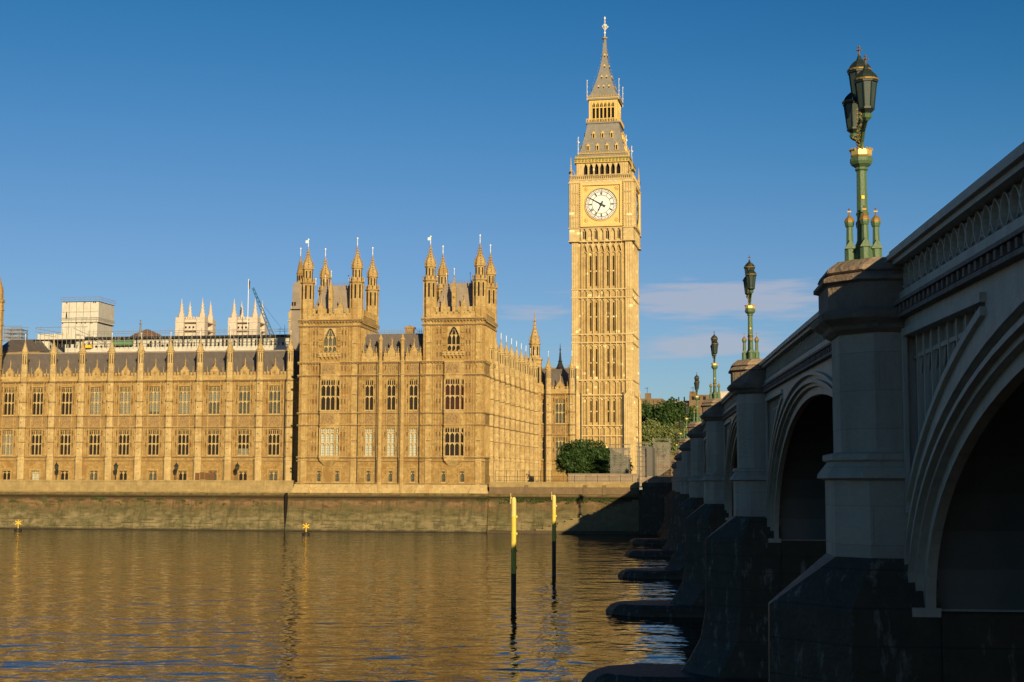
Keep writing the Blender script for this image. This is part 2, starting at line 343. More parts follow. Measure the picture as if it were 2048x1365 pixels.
def at(px, py, Y):                                 # a point of the photograph at real distance Y
    u = (px - 1024) / FPX; v = (682.5 - py) / FPX; c, s = cos(ROLL), sin(ROLL)
    u, v = u * c - v * s, u * s + v * c
    d = (u, cos(PITCH) - v * sin(PITCH), sin(PITCH) + v * cos(PITCH)); k = Y / d[1]
    return Vector((d[0] * k, Y, d[2] * k + EYE))

# ------------------------------------------------------------------ frames
PHI = 9.0
WX, WY = -4.76, 258.33
nin = Vector((sin(radians(PHI)), cos(radians(PHI)))); rr = Vector((cos(radians(PHI)), -sin(radians(PHI))))
PO = Vector((WX, WY)) + nin * 2.2
def P2W(s, y, z=0): q = PO + rr * s + nin * y; return Vector((q.x, q.y, z))
GZ = 8.2                                            # terrace level

# ------------------------------------------------------------------ gothic pieces
def wall_holes(mb, x0, x1, z0, z1, y0, y1, holes):
    xs = sorted({x0, x1, *[h[0] for h in holes], *[h[1] for h in holes]}); zs = sorted({z0, z1, *[h[2] for h in holes], *[h[3] for h in holes]})
    for a, b in zip(xs, xs[1:]):
        if b <= x0 or a >= x1: continue
        cx = (a + b) / 2; st = None
        for c, d in zip(zs, zs[1:]):
            cz = (c + d) / 2; hole = any(h[0] < cx < h[1] and h[2] < cz < h[3] for h in holes)
            if not hole and st is None: st = c
            if hole and st is not None: mb.box(a, b, y0, y1, st, c); st = None
        if st is not None: mb.box(a, b, y0, y1, st, z1)
def arch_head(mb, x0, x1, zs, zt, y0, y1, n=5, sharp=1.0):
    """spandrels filling the rectangle x0..x1, zs..zt above a pointed arch"""
    xm = (x0 + x1) / 2; hw = (x1 - x0) / 2; H = (zt - zs) * .97
    for sgn in (-1, 1):
        pts = []
        for k in range(n + 1):
            t = k / n; pts.append((xm + sgn * hw * (1 - t), zs + H * sin(t * pi / 2) ** (1.15 / sharp) if t else zs))
        for (xa, za), (xb, zb) in zip(pts, pts[1:]):
            q = [(xa, za), (xb, zb), (xb, zt), (xa, zt)]
            if sgn > 0: q = q[::-1]
            mb.extY(q, y0, y1)
_wc = {}
def window(parent, x, y, z0, w, h, n, pane='glass_dark', transom=.5, head=.18, rz=0, small=False, stone='pale', label=None):
    key = (w, h, n, transom, head, small, stone)
    if key not in _wc:
        f = MB(); t = .13 if not small else .11; lw = (w - t * (n - 1)) / n
        f.box(-w / 2 - .12, w / 2 + .12, -.10, .20, -.22, 0.0)                 # sill
        for i in range(1, n):
            xx = -w / 2 + i * lw + (i - .5) * t; f.box(xx - t / 2, xx + t / 2, .10, .36, 0, h - .002)
        zh = h * (1 - head)
        for i in range(n):
            a = -w / 2 + i * (lw + t); b = a + lw
            if head: 
                arch_head(f, a, b, zh - lw * .55, zh, .14, .32)
                if not small:
                    f.box(a, b, .14, .32, zh, zh + .07)
                    m_ = (a + b) / 2; f.box(m_ - .035, m_ + .035, .16, .30, zh + .07, h - .28)
                    arch_head(f, a, m_ - .035, h - .30, h, .16, .30, 3); arch_head(f, m_ + .035, b, h - .30, h, .16, .30, 3)
            if transom:
                zt = h * transom * (1 - head * .5); f.box(a, b, .11, .34, zt - .07, zt + .07)
                arch_head(f, a, b, zt - .07 - lw * .5, zt - .071, .15, .31, 4)
        g = MB(); g.box(-w / 2, w / 2, .38, .46, 0, h)
        d = MB()
        lead = .018
        for i in range(n):
            a = -w / 2 + i * (lw + t)
            d.box(a + lw / 2 - lead, a + lw / 2 + lead, .355, .379, 0.01, h - .01)
        k = .45
        while k < h: d.box(-w / 2 + .01, w / 2 - .01, .357, .377, k - lead, k + lead); k += .45
        _wc[key] = (f.mesh('tracery', stone), {}, g, d.mesh('leading', 'black'))
    fm, pm, g, dm = _wc[key]
    if pane not in pm: pm[pane] = g.mesh('pane_' + pane, pane)
    o = link('window', fm, parent, (x, y, z0), rz)
    p = bpy.data.objects.new('pane', pm[pane]); C.objects.link(p); p.parent = o
    p2 = bpy.data.objects.new('glazing_bars', dm); C.objects.link(p2); p2.parent = o
    if label: o['label'] = label
    return o
def spirelet(mb, x, y, z0, r, h, n=8, crock=5):
    """crocketed octagonal spirelet"""
    mb.lathe(x, y, [(r, z0), (r * .92, z0 + h * .12), (r * .62, z0 + h * .35), (r * .30, z0 + h * .62), (r * .14, z0 + h * .8), (.05, z0 + h)], n)
    for k in range(crock):
        t = (k + .6) / (crock + .6); rr_ = r * (1 - t) ** 1.1 * .95 + .04; zz = z0 + h * t * .9
        for i in range(4):
            a = pi / 4 + pi / 2 * i; mb.lump(x + (rr_ + .04) * cos(a), y + (rr_ + .04) * sin(a), zz, .085)
    mb.lump(x, y, z0 + h * .90, .17); mb.lathe(x, y, [(.15, z0 + h * .8), (.17, z0 + h * .82), (.06, z0 + h * .85)], 6)
def vane(mb, x, y, z, h, flag=False, k=1):
    mb.tube((x, y, z), (x, y, z + h), .045 * k, 5); mb.ball(x, y, z + h, .13 * k, .16 * k, 6)
    mb.ball(x, y, z + h * .35, .08 * k, .10 * k, 6)
    if flag: mb.box(x - .55, x - .04, y - .02, y + .02, z + h * .58, z + h * .9)
def finial(mb, x, y, z, h, r=.09):
    mb.lathe(x, y, [(r, z), (r * .6, z + h * .6), (.02, z + h)], 4, 0); mb.lump(x, y, z + h * .62, r * 1.5)
def pinnacle(mb, x, y, z0, z1, z2, r):
    """octagonal pinnacle: body z0..z1, spirelet to z2"""
    mb.lathe(x, y, [(r, z0), (r, z0 + 1.5), (r * 1.12, z0 + 1.55), (r * 1.12, z0 + 1.7), (r * .92, z0 + 1.78), (r * .92, z1 - .35), (r * 1.15, z1 - .25), (r * 1.15, z1)], 8)
    for i in range(8):
        a = 2 * pi * i / 8
        mb.lump(x + r * 1.1 * cos(a), y + r * 1.1 * sin(a), z1 + .12, .13)
    spirelet(mb, x, y, z1 - .01, r * .95, z2 - z1)
def slots(mb, x, y, r, z0, z1, w=.16):
    for i in range(8):
        a = 2 * pi * i / 8; ca, sa = cos(a), sin(a); d = r * cos(pi / 8)
        mb.X = Matrix.Translation((x, y, 0)) @ Matrix.Rotation(a, 4, 'Z')
        mb.box(d - .02, d + .012, -w / 2, w / 2, z0, z1)
    mb.X = None
_rnd = random.Random(3)
_cm = {}
def carving(parent, x, y, z, w, h, m='carve', rz=0):
    key = (round(w, 2), round(h, 2), m)
    if key not in _cm:
        b = MB(); r = random.Random(int(w * 100 + h * 10))
        b.box(-w / 2, w / 2, .0, .03, 0, h)
        for sgn in (-1, 1):                                     # supporters
            pts = [(sgn * w * .42, h * .1), (sgn * w * .30, h * .35), (sgn * w * .38, h * .6), (sgn * w * .22, h * .85)]
            for (a, c), (d, e) in zip(pts, pts[1:]): b.tube((a, -.06, c), (d, -.08, e), .09, 5)
            b.tube((sgn * w * .30, -.06, h * .4), (sgn * w * .12, -.1, h * .55), .07, 5)
        b.extY([(-w * .1, h * .75), (-w * .1, h * .4), (0, h * .2), (w * .1, h * .4), (w * .1, h * .75)], -.12, -.001)
        b.ball(0, -.06, h * .88, .13, .12, 6)
        for _ in range(16): b.lump(r.uniform(-.46, .46) * w, -.03, r.uniform(.06, .94) * h, r.uniform(.05, .11))
        _cm[key] = b.mesh('carving', m)
    return link('carved_panel', _cm[key], parent, (x, y, z), rz)

def niche(mb, x, y, z, k=1.0):
    mb.box(x - .13 * k, x + .13 * k, y - .14, y - .001, z - .5 * k, z - .42 * k); mb.lump(x, y - .12, z - .2 * k, .17 * k); mb.lump(x, y - .13, z + .05 * k, .13 * k)
    mb.lump(x, y - .14, z + .32 * k, .16 * k)
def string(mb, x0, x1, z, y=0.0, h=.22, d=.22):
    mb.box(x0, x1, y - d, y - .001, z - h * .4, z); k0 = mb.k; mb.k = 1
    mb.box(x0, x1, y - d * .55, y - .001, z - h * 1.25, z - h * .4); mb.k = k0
    
UPZ = (22.11, 27.42); LOZ = (14.18, 18.97); SMZ = (9.1, 10.95)
STR = [(8.75, .25, .20), (13.15, .18, .12), (13.9, .22, .22), (19.62, .22, .2), (21.92, .24, .24)]
def range_facade(root, piers, y0, depth, up, lo, z_top=28.8, base=GZ, ends=(0, 0), win_w=2.2, pinn=True, vanes=True, sm=True, sgn_ends=None, roof=True, ribs=True):
    """A gothic range: piers = x of the buttresses; one bay between each two. up / lo: lists of pane materials"""
    X0, X1 = piers[0] - ends[0], piers[-1] + ends[1]
    bays = [((a + b) / 2, b - a) for a, b in zip(piers, piers[1:])]
    wl = MB(); holes = []
    for c, bw in bays:
        hw = win_w / 2
        holes += [(c - hw, c + hw, UPZ[0], UPZ[1]), (c - hw, c + hw, LOZ[0], LOZ[1])]
        if sm: holes.append((c - .78, c + .78, *SMZ))
    wall_holes(wl, X0, X1, base, z_top, y0, y0 + .6, holes)
    wl.box(X0, X1, y0 + .6, y0 + depth, base, z_top - .3)
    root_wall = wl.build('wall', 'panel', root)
    t = MB()                                                # trim
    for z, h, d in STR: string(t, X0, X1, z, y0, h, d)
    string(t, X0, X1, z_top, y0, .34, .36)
    for c, bw in bays:
        hw = win_w / 2
        for s_ in (-1, 1):
            for (a, b, d) in ((hw + .04, hw + .20, .20), (hw + .62, hw + .72, .12), (bw / 2 - 1.02, bw / 2 - .88, .14)):
                xa, xb = sorted((c + s_ * a, c + s_ * b))
                for (za, zb) in ((13.92, 19.4), (21.94, 28.45)): t.box(xa, xb, y0 - d, y0 - .001, za, zb)
                if a < 1.3: t.box(xa, xb, y0 - d, y0 - .001, 19.63, 21.68)
            # tiny blind arches at the head of each panel
            xa, xb = sorted((c + s_ * (hw + .20), c + s_ * (hw + .62)))
            for zt in (19.4, 28.45, 24.9, 16.7): arch_head(t, xa, xb, zt - .35, zt, y0 - .10, y0 - .002, 3)
        t.k = 2
        for s_ in (-1, 1):
            xa, xb = sorted((c + s_ * (hw + .22), c + s_ * (hw + .60)))
            for za, zb in ((22.2, 28.1), (14.1, 19.1)): t.box(xa, xb, y0 - .02, y0 - .001, za, zb)
        t.k = 1
        for s_ in (-1, 1):
            xn = c + s_ * (hw + .41)
            for zn in (24.6, 27.3, 16.2, 18.5): niche(t, xn, y0, zn)
            xn = c + s_ * (hw + .95)
            for zn in (26.0, 17.4): niche(t, xn, y0, zn, .7)
        for q in range(int(bw / .55)): t.lump(c - bw / 2 + q * .55 + .3, y0 - .2, z_top - .42, .15)
        t.k = 0
        for zz in (UPZ[1] + .12, LOZ[1] + .12): t.box(c - hw - .2, c + hw + .2, y0 - .24, y0 - .001, zz, zz + .12)
        if sm:
            t.box(c - 1.15, c + 1.15, y0 - .16, y0 - .001, SMZ[1] + .28, SMZ[1] + .44)
            for s_ in (-1, 1):
                xa, xb = sorted((c + s_ * 1.0, c + s_ * 1.15)); t.box(xa, xb, y0 - .16, y0 - .001, SMZ[0] - .3, SMZ[1] + .28)
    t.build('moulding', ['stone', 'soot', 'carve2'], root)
    bl_ = {}
    def blind(win, w_, h_, f0, f1):
        k_ = (w_, h_, f0, f1)
        if k_ not in bl_: q_ = MB(); q_.box(-w_ / 2, w_ / 2, .372, .378, h_ * f0, h_ * f1); bl_[k_] = q_.mesh('blind', 'blind')
        o_b = bpy.data.objects.new('blind', bl_[k_]); C.objects.link(o_b); o_b.parent = win
    for i, (c, bw) in enumerate(bays):
        wu = window(root, c, y0, UPZ[0], win_w, UPZ[1] - UPZ[0], 3, up[i % len(up)])
        wl_ = window(root, c, y0, LOZ[0], win_w, LOZ[1] - LOZ[0], 3, lo[i % len(lo)])
        if sm and i in (3, 4, 5, 6, 7): blind(wu, win_w, UPZ[1] - UPZ[0], (.02, .0, .1, .02, .42)[i - 3], (.8, .82, .8, .78, .8)[i - 3])
        if sm and i in (0, 8): blind(wl_, win_w, LOZ[1] - LOZ[0], .0, (.8, 0, 0, 0, 0, 0, 0, 0, .25)[i])
        if sm: window(root, c, y0, SMZ[0], 1.56, SMZ[1] - SMZ[0], 2, ['glass_dark', 'glass_mid'][i % 2] if i != 1 else 'glass_pale', 0, .12, small=True)
        carving(root, c, y0 - .02, 19.68, win_w - .1, 1.95)
        for s_ in (-1, 1): carving(root, c + s_ * (bw / 2 - .88 + (win_w / 2 + .72)) / 2 - s_ * .1, y0 - .02, 19.75, .62, 1.8)
    # buttresses
    for x in piers:
        b = MB()
        b.lathe(x, y0 - .12, [(.86, base), (.86, 13.1), (.95, 13.15), (.95, 13.35), (.80, 13.6), (.80, 13.8), (.88, 13.9), (.76, 14.1), (.76, 19.5), (.87, 19.6), (.78, 19.75), (.78, 21.75), (.88, 21.92), (.72, 22.1), (.72, 24.6), (.78, 24.7), (.70, 24.85), (.70, 28.5), (.86, 28.7), (.86, 28.85)], 8)
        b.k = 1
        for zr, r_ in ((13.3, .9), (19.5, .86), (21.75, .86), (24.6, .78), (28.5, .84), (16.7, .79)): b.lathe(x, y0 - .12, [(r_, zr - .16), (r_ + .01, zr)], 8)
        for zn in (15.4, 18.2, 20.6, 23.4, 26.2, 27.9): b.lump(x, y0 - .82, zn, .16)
        b.k = 0
        if pinn:
            pinnacle(b, x, y0 - .12, 28.85, 34.4, 37.0, .72)
            b.k = 2; slots(b, x, y0 - .12, .66, 32.1, 33.9, .15); b.k = 0
        for q in range(8):
            a_ = pi / 8 + q * pi / 4; rx, ry = x + .74 * cos(a_), y0 - .12 + .74 * sin(a_)
            if sin(a_) < .1:
                for za, zb in ((14.1, 19.4), (22.1, 24.5), (24.9, 28.4)): b.box(rx - .05, rx + .05, ry - .05, ry + .05, za, zb)
        b.build('buttress', ['pale', 'soot', 'dark'], root)
    if pinn and vanes:
        v = MB()
        for x in piers: vane(v, x, y0 - .12, 36.9, 1.15, k=.8)
        v.build('weather_vanes', 'white_metal', root)
    # parapet
    p = MB()
    for i, (c, bw) in enumerate(bays):
        a, b = c - bw / 2 + .7, c + bw / 2 - .7
        p.box(a, b, y0 - .20, y0 + .25, z_top + .001, z_top + .85)
        n = int((b - a) / .62); st = (b - a) / n
        for k in range(n):
            xm = a + (k + .5) * st
            if abs(xm - c) < .8: continue
            p.box(xm - .2, xm + .2, y0 - .18, y0 + .22, z_top + .85, z_top + 1.45); p.lump(xm, y0 - .19, z_top + 1.0, .14)
            p.lump(xm - st / 2, y0 - .2, z_top + .8, .11)
        p.extY([(c - .85, z_top + .85), (c + .85, z_top + .85), (c + .85, z_top + 1.7), (c, z_top + 2.85), (c - .85, z_top + 1.7)], y0 - .22, y0 + .2)
        for q, (dx, dz) in enumerate(((-.85, 1.7), (.85, 1.7), (-.5, 2.2), (.5, 2.2))): p.lump(c + dx, y0 - .1, z_top + dz + .1, .13)
        finial(p, c, y0, z_top + 2.6, 1.7, .15)
        for dx in (-1.6, 1.6): finial(p, c + dx, y0, z_top + 1.4, 1.3, .09)
    for i, (c, bw) in enumerate(bays):
        pass
    p.build('parapet', 'stone', root)
    cv = MB()
    for c, bw in bays: cv.ball(c, y0 - .24, z_top + 1.35, .26, .32, 6)
    cv.build('parapet_shields', 'carve', root)
    if roof:
        r = MB()
        ya, yb = y0 + .9, y0 + 5.2; r.extY  # noqa
        r.add([(X0, ya, z_top - .2), (X1, ya, z_top - .2), (X1, yb, 34.75), (X0, yb, 34.75), (X0, y0 + depth, z_top - .2), (X1, y0 + depth, z_top - .2), (X0, yb + 1.2, 34.75), (X1, yb + 1.2, 34.75)],
              [(0, 1, 2, 3), (3, 2, 7, 6), (6, 7, 5, 4), (0, 3, 6, 4), (1, 5, 7, 2)])
        r.k = 1; r.box(X0 + .01, X1 - .01, yb - .05, yb + .2, 34.70, 34.95); r.k = 0
        r.build('roof', ['slate', 'roof2'], root)

# ------------------------------------------------------------------ structure: river, ground
def sheet(name, pts, m, z, kind='structure'):
    b = MB(); b.add([(x, y, 0) for x, y in pts], [tuple(range(len(pts)))]); o = b.build(name, m); o.location.z = z; o['kind'] = kind; return o
sheet('water', [(-9000, -3000), (9000, -3000), (9000, 262), (-9000, 3000)], 'water', 0)
def bank(s0, s1, prof, mats, name, kind=None, parent=None):
    pass
g0 = P2W(-2500, .1); g1 = P2W(-.5, .1); g2 = P2W(2500, 1.0)
sheet('ground', [(g0.x, g0.y), (g1.x, g1.y), (g2.x, g2.y), (9000, 12000), (-9000, 12000)], 'ground', GZ)

# river wall in the palace frame, battered and concave
rw = thing('river_wall', 'long battered river wall of algae-stained stone below the palace terrace', 'embankment wall', P2W(-50, -1, 0), PHI)
offx = 50
def prof_strip(mb, s0, s1, prof, n=1):
    for k in range(n):
        a = s0 + (s1 - s0) * k / n; b = s0 + (s1 - s0) * (k + 1) / n
        vs = []; fs = []
        for y, z in prof: vs += [(a, y, z), (b, y, z)]
        for i in range(len(prof) - 1): fs.append((2 * i, 2 * i + 1, 2 * i + 3, 2 * i + 2))
        mb.add(vs, fs)
curve = [(-2.4, -3.0), (-2.2, 0.0), (-1.75, 1.2), (-1.3, 2.4), (-.95, 3.6), (-.70, 5.0), (-.58, 6.1), (-.80, 6.25), (-.80, 6.7), (-.35, 7.0), (.4, 7.05)]
def shift(pr): return [(y + 1, z) for y, z in pr]
b = MB(); prof_strip(b, -400 + offx, -37.6 + offx, shift(curve), 60)
b.build('battered_wall', 'river_wall', rw)
b = MB(); prof_strip(b, -37.4 + offx, .2 + offx, shift([(y - .25, z) for y, z in curve]), 12)
# closed ends of the projecting foundation
ce = shift([(y - .25, z) for y, z in curve] + [(.4, -3)])
for sx_ in (-37.4 + offx, .2 + offx): b.add([(sx_, y, z) for y, z in ce], [tuple(range(len(ce)))])
b.box(-37.55 + offx, -37.4 + offx, .3, 2.2, -3, 7.0)
b.build('pavilion_foundation', 'river_wall', rw)
b = MB(); rc = [(-.35, -3), (-.30, 0), (-.1, 1.5), (.1, 3.5), (.2, 5.2), (.22, 6.2), (-.05, 6.35), (-.05, 6.7), (.3, 6.9), (.9, 6.95)]
prof_strip(b, .2 + offx, 60 + offx, shift(rc), 12)
b.build('recessed_wall', 'river_wall', rw)
b = MB()
b.box(-400 + offx, -36.6 + offx, 1 - .40, 1 + .15, 7.0, 9.0); b.box(-400 + offx, -36.6 + offx, 1 - .52, 1 + .28, 9.0, 9.28)
b.box(-400 + offx, -36.6 + offx, 1 - .50, 1 - .401, 7.15, 7.45)
s = -42.0
while s > -130:
    b.box(s - .35 + offx, s + .35 + offx, 1 - .62, 1 - .521, 7.02, 9.26); b.box(s - .45 + offx, s + .45 + offx, 1 - .66, 1 + .34, 9.281, 9.42); s -= 12.2
b.build('terrace_parapet', 'terrace_wall', rw)
b = MB()
b.box(.3 + offx, 27.6 + offx, 1 + .30, 1 + .95, 6.95, 8.1); b.k = 1; b.box(.3 + offx, 27.6 + offx, 1 + .25, 1 + 1.05, 8.1, 9.15); b.k = 0
for s in (6.8, 17.5, 21.0): b.box(s + offx, s + .7 + offx, 1 + .18, 1 + .249, 6.9, 8.6)
b.build('garden_parapet', ['brown_wall', 'terrace_wall'], rw)
# crack-like expansion joint
b = MB(); b.box(-37.62 + offx, -37.48 + offx, -1.0, .4, -1, 7.02)
b.build('joint', 'dark', rw)

# weeds on the wall
def leaves(mb, c, r, n, rnd, size=.3, squash=.8, shell=False):
    for _ in range(n):
        while True:
            d = Vector((rnd.uniform(-1, 1), rnd.uniform(-1, 1), rnd.uniform(-1, 1)))
            if .02 < d.length < 1: break
        if shell: d = d.normalized() * rnd.uniform(.72, 1.0)
        p = Vector((c[0] + d.x * r[0], c[1] + d.y * r[1], c[2] + d.z * r[2]))
        a = Vector((rnd.gauss(0, 1), rnd.gauss(0, 1), rnd.gauss(0, 1))).normalized(); q = a.orthogonal().normalized()
        u = (a + d.normalized() * .6).normalized(); v = u.cross(q).normalized(); w2 = u.cross(v)
        s_ = size * rnd.uniform(.5, 1.2)
        mb.add([tuple(p - v * s_), tuple(p + w2 * s_ * .55), tuple(p + v * s_), tuple(p - w2 * s_ * .55)], [(0, 1, 2, 3)])
rnd = random.Random(11)
wd = MB()
for _ in range(70):
    s = rnd.uniform(-100, -40) if rnd.random() < .6 else rnd.uniform(.8, 24)
    z = rnd.uniform(4.2, 5.8) if s < 0 else rnd.uniform(5.3, 6.3)
    p = P2W(s, -.72 if s < 0 else .12, z)
    leaves(wd, p, (rnd.uniform(.3, 1.1), .2, rnd.uniform(.12, .4)), 45, rnd, .12)
for k in range(30):
    s = 3.5 + k * .6; p = P2W(s, .1, 5.9 + rnd.uniform(-.25, .2)); leaves(wd, p, (.5, .25, .3), 50, rnd, .12)
p = P2W(-.5, -.8, 6.1); leaves(wd, p, (1.4, .4, .7), 260, rnd, .14)
tag(wd.build('wall_weeds', 'weedleaf'), 'patches of green weed growing on the river wall', 'weeds', kind='stuff')

# river steps against the recessed wall
st = thing('river_steps', 'stone river steps going down to the water beside the bridge shadow', 'steps', P2W(18, -1.5, 0), PHI)
b = MB()
n = 15
for k in range(n):
    xr = 9.8 - k * 1.32; z1 = 6.0 - k * .40
    b.box(xr - 1.32 - .1, 14, -1.2 + .015 * k, 1.45, -2, z1 - .006 * k) if k == n - 1 else b.box(xr - 1.32, xr + .001, -1.2 - .0, 1.45, -2, z1)
b.build('flight', 'step', st)
b = MB(); b.box(-17.6, -9.9, -1.0, 1.6, -2, .32); b.box(-12, 14, -2.2, -1.25, -2, .5)
b.build('landing_ledge', 'wetstone', st)
b = MB(); b.box(9.81, 60, -2.6, 1.5, -2, 6.3); b.box(9.9, 60, -2.75, 1.0, 6.3, 6.9)
for k in range(5): b.box(12 + k * 2.5, 12.6 + k * 2.5, -2.9, -2.601, 1, 5.5)
b.build('landing_pier', 'weed', st)

# ------------------------------------------------------------------ river range
pane_up = ['glass_dark', 'glass_dark', 'glass_dark', 'glass_dark', 'glass_pale', 'glass_pale', 'glass_pale', 'glass_pale', 'glass_mid', 'glass_mid', 'glass_mid']
pane_up = ['glass_dark', 'glass_dark', 'glass_dark', 'glass_mid', 'glass_mid', 'glass_mid', 'glass_mid', 'glass_mid', 'glass_mid', 'glass_mid']
pane_lo = ['glass_mid'] + ['glass_dark'] * 9
rng = thing('palace_river_range', 'long honey stone gothic range with repeated bays and pinnacles, left of the twin towers', 'palace', P2W(-70, 7.5, GZ), PHI)
off = 70
piers = [-40.05 - 6.113 * k + off for k in range(10, -1, -1)]
range_facade(rng, piers, 0, 14, pane_up, pane_lo, ends=(.8, 4.5))
# the next tower's corner turret just at the left edge
b = MB(); tx = -101.0 + off
b.lathe(tx, -.6, [(1.25, GZ), (1.25, 28.8), (1.4, 29), (1.15, 29.4), (1.15, 44.5), (1.35, 44.7), (1.35, 45.1), (1.0, 45.3), (1.0, 47)], 8); spirelet(b, tx, -.6, 47, 1.0, 4.0)
for z in range(10, 44, 3): b.lathe(tx, -.6, [(1.3, z), (1.3, z + .25)], 8)
b.build('corner_turret', 'stone', rng)
b = MB(); b.box(-37.2 + off, -37.0 + off, -.32, -.1, GZ, 28.5); b.box(-40.9 + off, -40.75 + off, -.62, -.45, GZ, 28.6)
b.build('downpipe', 'black', rng)

# ------------------------------------------------------------------ pavilion block with two towers
pav = thing('palace_pavilion', 'palace end block with two square pinnacled towers rising straight from the river wall', 'palace', P2W(-18, 0, 7.0), PHI)
o_ = 18
PU = (22.35, 27.9); PLo = (13.9, 18.95); PS = (9.1, 11.0)
def X(s): return s + o_
w = MB(); holes = []
mids = [-22.4, -18.2, -14.0]
for c in mids:
    holes += [(X(c) - .72, X(c) + .72, *PU), (X(c) - .72, X(c) + .72, *PLo), (X(c) - .33, X(c) + .33, *PS)]
wall_holes(w, X(-24.2), X(-12.2), 7.0, 31.4, .15, .75, holes)
w.box(X(-24.2), X(-12.2), .75, 13, 7.0, 31.0)
tw = [(-35.9, -24.2), (-12.2, -.7)]
for a, b in tw:
    c = (a + b) / 2; hs_ = []
    for dx in (-1.75, 1.75): hs_.append((X(c + dx) - .33, X(c + dx) + .33, *PS))
    hs_.append((X(c) - 1.15, X(c) + 1.15, 33.2, 37.7))
    hs_ += [(X(c) - 2.0, X(c) + 2.0, *PU), (X(c) - 2.0, X(c) + 2.0, *PLo)]
    wall_holes(w, X(a), X(b), 7.0, 39.4, 0, .7, hs_); w.box(X(a), X(b), .7, 12.6, 7.0, 39.3)
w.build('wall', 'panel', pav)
# flared plinth
w = MB()
for a, b in ((-36.9, -33.3), (-26.9, -23.6), (-13.4, -10.6), (-3.4, .3)):
    w.add([(X(a), -1.0, 7.0), (X(b), -1.0, 7.0), (X(b) - .6, -.35, 8.5), (X(a) + .6, -.35, 8.5), (X(a), .2, 7.0), (X(b), .2, 7.0), (X(b) - .6, .2, 8.5), (X(a) + .6, .2, 8.5)],
          [(0, 1, 2, 3), (3, 2, 6, 7), (1, 5, 6, 2), (4, 0, 3, 7)])
w.box(X(-36.4), X(.0), -.30, -.001, 7.0, 8.6)
w.build('plinth', 'pale', pav)
t = MB()
def strings_all(zs):
    for z, h, d in zs:
        for a, b in tw:
            string(t, X(a) - .3, X(b) + .3, z, 0, h, d)
            # right flank
            t.box(X(b) + .001, X(b) + d * .8, -.1, 12.6, z - h, z)
        string(t, X(-24.2), X(-12.2), z, .15, h, d - .03)
strings_all([(8.9, .3, .32), (13.03, .2, .16), (13.7, .25, .25), (19.65, .22, .22), (21.9, .25, .26), (28.95, .34, .34), (31.4, .36, .36)])
for a, b in tw:
    for z, h, d in ((38.25, .3, .3), (39.4, .5, .5)):
        string(t, X(a) - .3, X(b) + .3, z, 0, h, d); t.box(X(b) + .001, X(b) + d * .8, -.1, 12.9, z - h, z)
        t.box(X(a) - d * .8, X(a) - .001, -.1, 12.9, z - h, z)
    # corbels below top cornice
    k = a
    while k < b: t.lump(X(k), -.3, 38.8, .19); t.lump(X(k), -.28, 31.0, .15); k += .62
    k = .6
    while k < 12.5: t.lump(X(b) + .25, k, 38.8, .19); t.lump(X(b) + .2, k, 31.0, .15); k += .7
# panel ribs on the towers and centre
for a, b in tw:
    c = (a + b) / 2
    for s_ in (-1, 1):
        for dx in (2.15, 2.75, 3.35, 3.75):
            xa = X(c + s_ * dx)
            for za, zb in ((13.72, 19.4), (19.66, 21.65), (21.92, 28.6), (28.96, 31.0), (31.42, 37.9), (38.26, 38.9)):
                t.box(xa - .06, xa + .06, -.14, -.001, za, zb)
        for zt in (19.4, 16.6, 28.6, 25.2, 37.9, 34.4):
            for dx in (2.21, 2.81):
                xa, xb = sorted((X(c + s_ * dx), X(c + s_ * (dx + .48)))); arch_head(t, xa, xb, zt - .4, zt, -.12, -.002, 3)
        for za in (33.3, 34.5, 35.7):                           # canopied niches beside the arched window
            xa = X(c + s_ * 1.75); t.box(xa - .26, xa + .26, -.3, -.001, za, za + .14); t.extY([(xa - .26, za + .95), (xa + .26, za + .95), (xa, za + 1.2)], -.28, -.002)
    t.k = 2
    for s_ in (-1, 1):
        for xo in (2.24, 2.84):
            xa, xb = sorted((X(c + s_ * xo), X(c + s_ * (xo + .42))))
            for za, zb in ((14.0, 19.1), (22.1, 28.3), (31.7, 37.6), (29.1, 30.9)): t.box(xa, xb, -.02, -.001, za, zb)
    t.k = 1
    for s_ in (-1, 1):
        for zn in (15.2, 17.9, 24.0, 26.8, 30.2, 32.6, 34.8, 36.9):
            for dx in (2.45, 3.05, 4.35): niche(t, X(c + s_ * dx), 0, zn, .85 if dx < 4 else .6)
    t.k = 0
    # ribs on the right flank
    for k in range(14):
        yy = 1.4 + k * .8
        for za, zb in ((13.72, 19.4), (21.92, 28.6), (31.42, 37.9)): t.box(X(b) + .001, X(b) + .14, yy - .06, yy + .06, za, zb)
for c in mids:
    t.k = 1
    for s_ in (-1, 1):
        for zn in (15.2, 17.9, 24.0, 26.8, 30.2): niche(t, X(c + s_ * 1.08), .15, zn, .8)
    t.k = 0
    for s_ in (-1, 1):
        for dx in (.86, 1.3):
            xa = X(c + s_ * dx)
            for za, zb in ((13.72, 19.4), (19.66, 21.65), (21.92, 28.6), (28.96, 31.0)): t.box(xa - .07, xa + .07, .0, .149, za, zb)
    for s_ in (-1, 1):
        xa, xb = sorted((X(c + s_ * .93), X(c + s_ * 1.23)))
        for zt in (19.4, 16.6, 28.6, 25.2): arch_head(t, xa, xb, zt - .3, zt, .03, .148, 3)
    for dx in (-.45, 0, .45): t.box(X(c + dx) - .05, X(c + dx) + .05, .02, .149, 28.96, 31.0)
    t.box(X(c) - .75, X(c) + .75, .0, .149, PS[1] + .55, PS[1] + .7)
    for s_ in (-1, 1): t.box(X(c) + s_ * .68 - .06, X(c) + s_ * .68 + .06, .0, .149, PS[0] - .1, PS[1] + .55)
